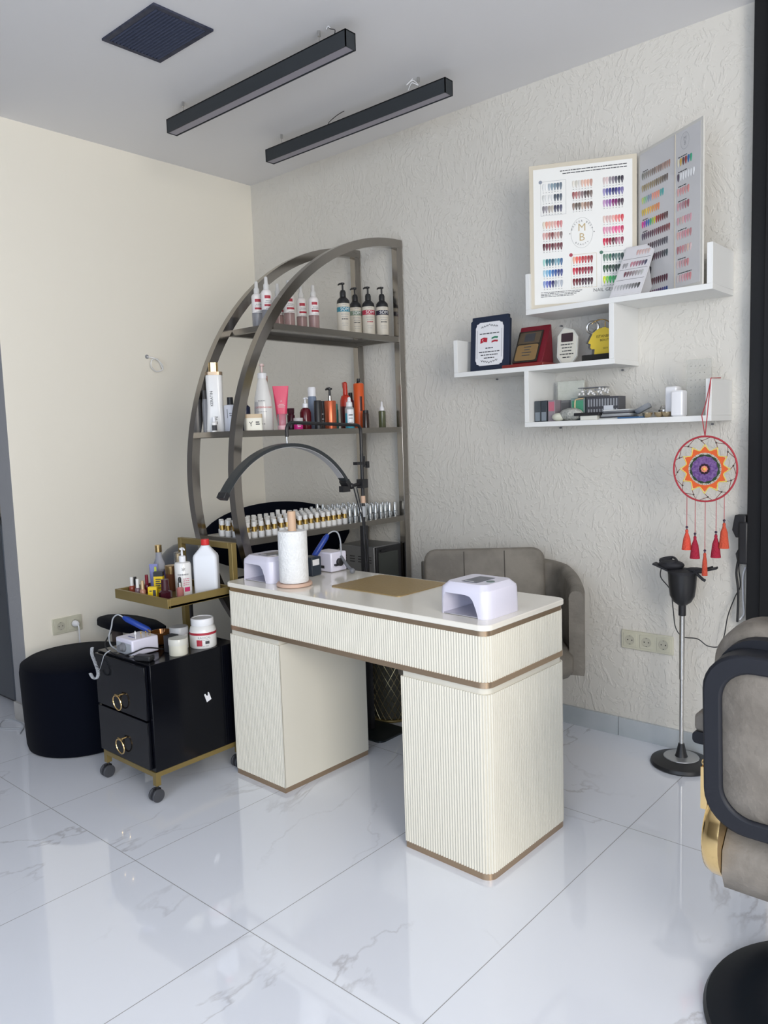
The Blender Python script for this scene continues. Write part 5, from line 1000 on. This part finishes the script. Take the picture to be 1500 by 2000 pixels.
for i in range(NP):
    a0 = 2 * math.pi * i / NP; am = a0 + math.pi / NP; P0 = (.092 * math.cos(a0), 0, .092 * math.sin(a0)); P1 = (.103 * math.cos(a0 + .12), 0, .106 * math.sin(a0 + .12)); P2 = (.116 * math.cos(am), 0, .122 * math.sin(am)); P3 = (.116 * math.cos(a0 - .2), 0, .122 * math.sin(a0 - .2))
    wb.tube([P3, P1, P2], .0012, 4); wb.tube([P0, P1], .0012, 4); bd.sphere(P1, .0035, 6)
obj('outer_web', wb, mat('brown_thread', (.20, .06, .05), .8), t); obj('beads', bd, mat('bead_dark', (.06, .05, .04), .3), t)
for x, zt, zb, zh, c, hue in ((-.065, -.103, -.232, -.310, (.80, .10, .06), 'coral'), (-.034, -.116, -.256, -.342, (.42, .02, .05), 'crimson'), (.003, -.122, -.318, -.405, (.62, .09, .05), 'rust'), (.043, -.114, -.245, -.332, (.42, .02, .06), 'crimson'), (.072, -.096, -.200, -.295, (.68, .10, .05), 'orange')):
    o = obj('tassel', MB().lathe([(.004, zb), (.006, zb - .006), (.005, zb - .012), (.0125 if zh > -.4 else .0085, zb - .035), (.0185 if zh > -.4 else .0105, zh)], 16, cx=x), mat('tassel_' + hue, c, .9, bump=(200, .8)), t); o['label'] = hue + ' tassel'
    obj('tassel_cord', MB().tube([(x, 0, zt), (x, 0, zb)], .0012, 5), YR, o); obj('tassel_bead', MB().sphere((x, 0, zb + .009), .005, 8).sphere((x, 0, zb + .0), .0035, 6), mat('bead_plum', (.05, .02, .05), .25), o)

# ---------------------------------------------------------------- black stand with cup head
t = thing('tool_stand', 'black cup-shaped holder on a slim steel pole with a round base', 'stand', (2.735, -.15, 0))
obj('base', MB().lathe([(.118, 0), (.122, .006), (.118, .018), (.075, .032), (.001, .034)], 48), BLACK, t); obj('base_disc', MB().lathe([(.070, .0335), (.068, .0365), (.001, .037)], 36), mat('disc_silver', (.42, .43, .44), .3, .6), t)
obj('pole_foot', MB().lathe([(.026, .036), (.022, .045), (.013, .085), (.012, .09)], 20), BLACK, t); obj('pole', MB().lathe([(.0085, .088), (.0085, .36), (.0105, .362), (.0105, .64)], 16), STEEL, t); obj('pole_socket', MB().lathe([(.0145, .628), (.0145, .672), (.018, .675)], 16), BLACK, t)
obj('cup', MB().lathe([(.018, .672), (.035, .685), (.048, .71), (.053, .75), (.056, .80), (.05, .803), (.046, .76), (.001, .74)], 28), BLACK, t)
am = MB().lathe([(.056, .80), (.058, .812), (.03, .82)], 20)
for a, L_, dz in ((182, .115, .030), (160, .10, .04), (8, .13, .028), (-12, .12, .036)):
    ca, sa = math.cos(R(a)), math.sin(R(a)); am.tube(smoothpath([(.03 * ca, .03 * sa, .80), (.06 * ca, .06 * sa, .812), (L_ * ca, L_ * sa, .803 + dz)]), .008, 6, flat=(.020, .0035))
am.sphere((-.045, .0, .832), .05, 10, (1.05, .7, .42)); am.sphere((.055, 0, .818), .04, 10, (1.1, .6, .3))
obj('arms', am, BLACKM, t)
obj('coiled_lead', MB().tube(smoothpath([(-.07, -.01, .835), (-.09, .0, .85), (-.05, .02, .86), (-.02, -.01, .85), (-.05, -.03, .84), (-.08, -.01, .845), (-.05, .02, .856)]), .005, 8).tube([(.05, -.02, .82), (.09, -.03, .79), (.10, -.03, .785)], .006, 8), BLACKM, t)
obj('power_lead', MB().tube(smoothpath([(-.085, .0, .82), (-.10, .03, .77), (-.075, .07, .71), (-.07, .09, .62), (-.06, .09, .55), (-.03, .09, .515), (.03, .09, .515), (.07, .095, .49), (.115, .10, .495), (.13, .11, .54), (.14, .12, .62), (.165, .125, .70), (.185, .125, .75), (.178, .125, .83), (.195, .125, .89), (.192, .125, .94)]), .0022, 6), BLACK, t)
t = thing('charger', 'black charger and plug block beside the black mirror frame', 'charger', (2.925, -.028, .98))
obj('body', MB().prism([(-.032, -.005), (-.022, .055), (.02, .055), (.02, -.035), (-.018, -.035)], 0, .045, M=frame((0, .02, 0), (1, 0, 0), UP)), BLACK, t, bevel=.004); obj('strip_block', MB().box(-.008, -.03, -.14, .03, .02, .03), BLACK, t, bevel=.008)
obj('plug', MB().prism([(-.018, -.10), (-.004, -.072), (.004, -.075), (.0, -.10), (-.012, -.13)], 0, .03, M=frame((0, .01, 0), (1, 0, 0), UP)), BLACK, t)
obj('black_lead', MB().tube(smoothpath([(-.012, 0, -.12), (-.02, 0, -.18), (-.012, 0, -.26), (-.014, 0, -.38)]), .0045, 8), BLACK, t); obj('white_lead', MB().tube(smoothpath([(.012, .01, -.155), (.002, .01, -.2), (.005, .01, -.3), (.008, .01, -.345), (-.005, 0, -.37)]), [.003] * 20 + [.006] * 5 if False else .0035, 8), WHITE, t)

# ---------------------------------------------------------------- black mirror frame at the right edge
t = thing('mirror_station', 'tall black mirror frame with gold trim lines at the right edge', 'mirror', (2.95, -.001, .42))
obj('outer_post', MB().box(0, -.055, 0, .052, 0, HC - .43), mat('frame_black', (.010, .010, .011), .45, spec=.3), t, bevel=.003)
obj('inner_post', MB().box(.055, -.075, 0, .10, 0, HC - .43), mat('frame_black', (.02, .02, .02), .3), t, bevel=.002)
obj('thin_gold_line', MB().box(.052, -.058, 0, .0545, -.002, HC - .43), mat('dull_gold', (.30, .22, .10), .3, .8), t); obj('gold_trim', MB().box(.10, -.078, 0, .108, -.002, HC - .43), GOLD, t)
obj('mirror_glass', MB().box(.108, -.03, 0, .9, -.002, HC - .5), mat('dark_mirror', (.08, .07, .06), .05, .9), t); obj('lower_rail', MB().box(.1085, -.06, .0, .9, -.031, .05), BLACK, t)

# ---------------------------------------------------------------- barber chair
t = thing('barber_chair', 'taupe leather barber chair with black frame and gold sides, cropped at the right', 'barber chair', (3.583, -1.35, 0))
obj('floor_base', MB().lathe([(.328, 0), (.332, .008), (.325, .02), (.25, .036), (.235, .030), (.12, .05), (.06, .09), (.05, .10)], 72), mat('base_gloss', (.004, .007, .012), .35, spec=.3), t)
obj('column', MB().lathe([(.045, .09), (.045, .38)], 24), mat('column_dark', (.03, .03, .03), .3, .6), t)
# back panel (faces -y), curved rounded frame
Mb = frame((0, -.275, .745), (1, 0, 0), (0, -.06, 1))
def rr_ring(hx, hy, r, w, z0, z1):
    o1 = rrect(hx, hy, r, 8); o2 = rrect(hx - w, hy - w, max(r - w * .6, .01), 8); return [[(a[0], a[1], z1), (a[0], a[1], z0), (b[0], b[1], z0), (b[0], b[1], z1)] for a, b in zip(o1, o2)]
obj('back_frame', MB().loft(rr_ring(.255, .195, .085, .038, -.03, .028), ring=True, M=Mb), BFRAME, t, bevel=.006, smooth=50)
obj('back_panel', MB().loft([[(x, y, z) for x, y in rrect(.225 * s, .166 * s, .06 * s, 8)] for s, z in ((1, -.02), (1, .010), (.97, .018), (.7, .024))], M=Mb), BTAUPE, t, smooth=60)
obj('back_shell', MB().prism(rrect(.245, .185, .09, 8, cy=.028), -.055, -.028, M=Mb), BFRAME, t, smooth=50)
obj('back_cushion', MB().loft([[(x, y, z) for x, y in rrect(.262 * s, .20 * s, .10 * s, 8, cy=.035)] for s, z in ((.94, -.058), (1, -.075), (1, -.13), (.9, -.155))], M=Mb), BTAUPE, t, smooth=60)
hr = obj('headrest', MB().loft([[(x, y, z) for x, y in rrect(.12 * s, .085 * s, .03, 6, cy=.33)] for s, z in ((.9, -.075), (1, -.09), (1, -.13), (.9, -.15))], M=Mb), BTAUPE, t, smooth=60); obj('headrest_bracket', MB().box(-.115, .16, -.075, .115, .33, -.045, Mb), BFRAME, hr, bevel=.01)
obj('seat', MB().loft([[(x, y, z) for y, z in ((-.235, .52), (-.262, .49), (-.265, .44), (-.245, .40), (-.20, .385), (.25, .385), (.29, .42), (.29, .53), (.25, .56), (-.15, .56), (-.2, .55))] for x in (-.225, -.215, .215, .225)]), BTAUPE, t, smooth=60)
for s in (-1, 1):
    obj('gold_side', MB().loft([[(s * x, y * k - .19 * (1 - k) , .505 + (z - .505) * k) for y, z in arc(-.19, .505, .10, 0, 359, 40)] for x, k in ((.226, 1), (.246, 1), (.262, .93), (.266, .8))]), GOLD, t, smooth=50)
    ar = obj('armrest', MB().loft([[(s * .294 + x, y, z) for x, z in rrect(.028, .022, .012, 4, cy=.722)] for y in (-.16, .26)]), BTAUPE, t, bevel=.006, smooth=60); obj('armrest_shell', MB().loft([[(s * .294 + x, y, z) for x, z in rrect(.030, .014, .010, 4, cy=.688)] for y in (-.165, .265)]), BFRAME, ar)
    obj('gold_bracket', MB().box(s * .272 - .007, -.24, .56, s * .272 + .007, -.215, .655).sphere((s * .272, -.228, .662), .009, 8), GOLD, t)
obj('pump_lever', MB().tube([(-.05, -.10, .36), (-.15, -.12, .345), (-.175, -.12, .34)], .014, 10), BLACK, t)
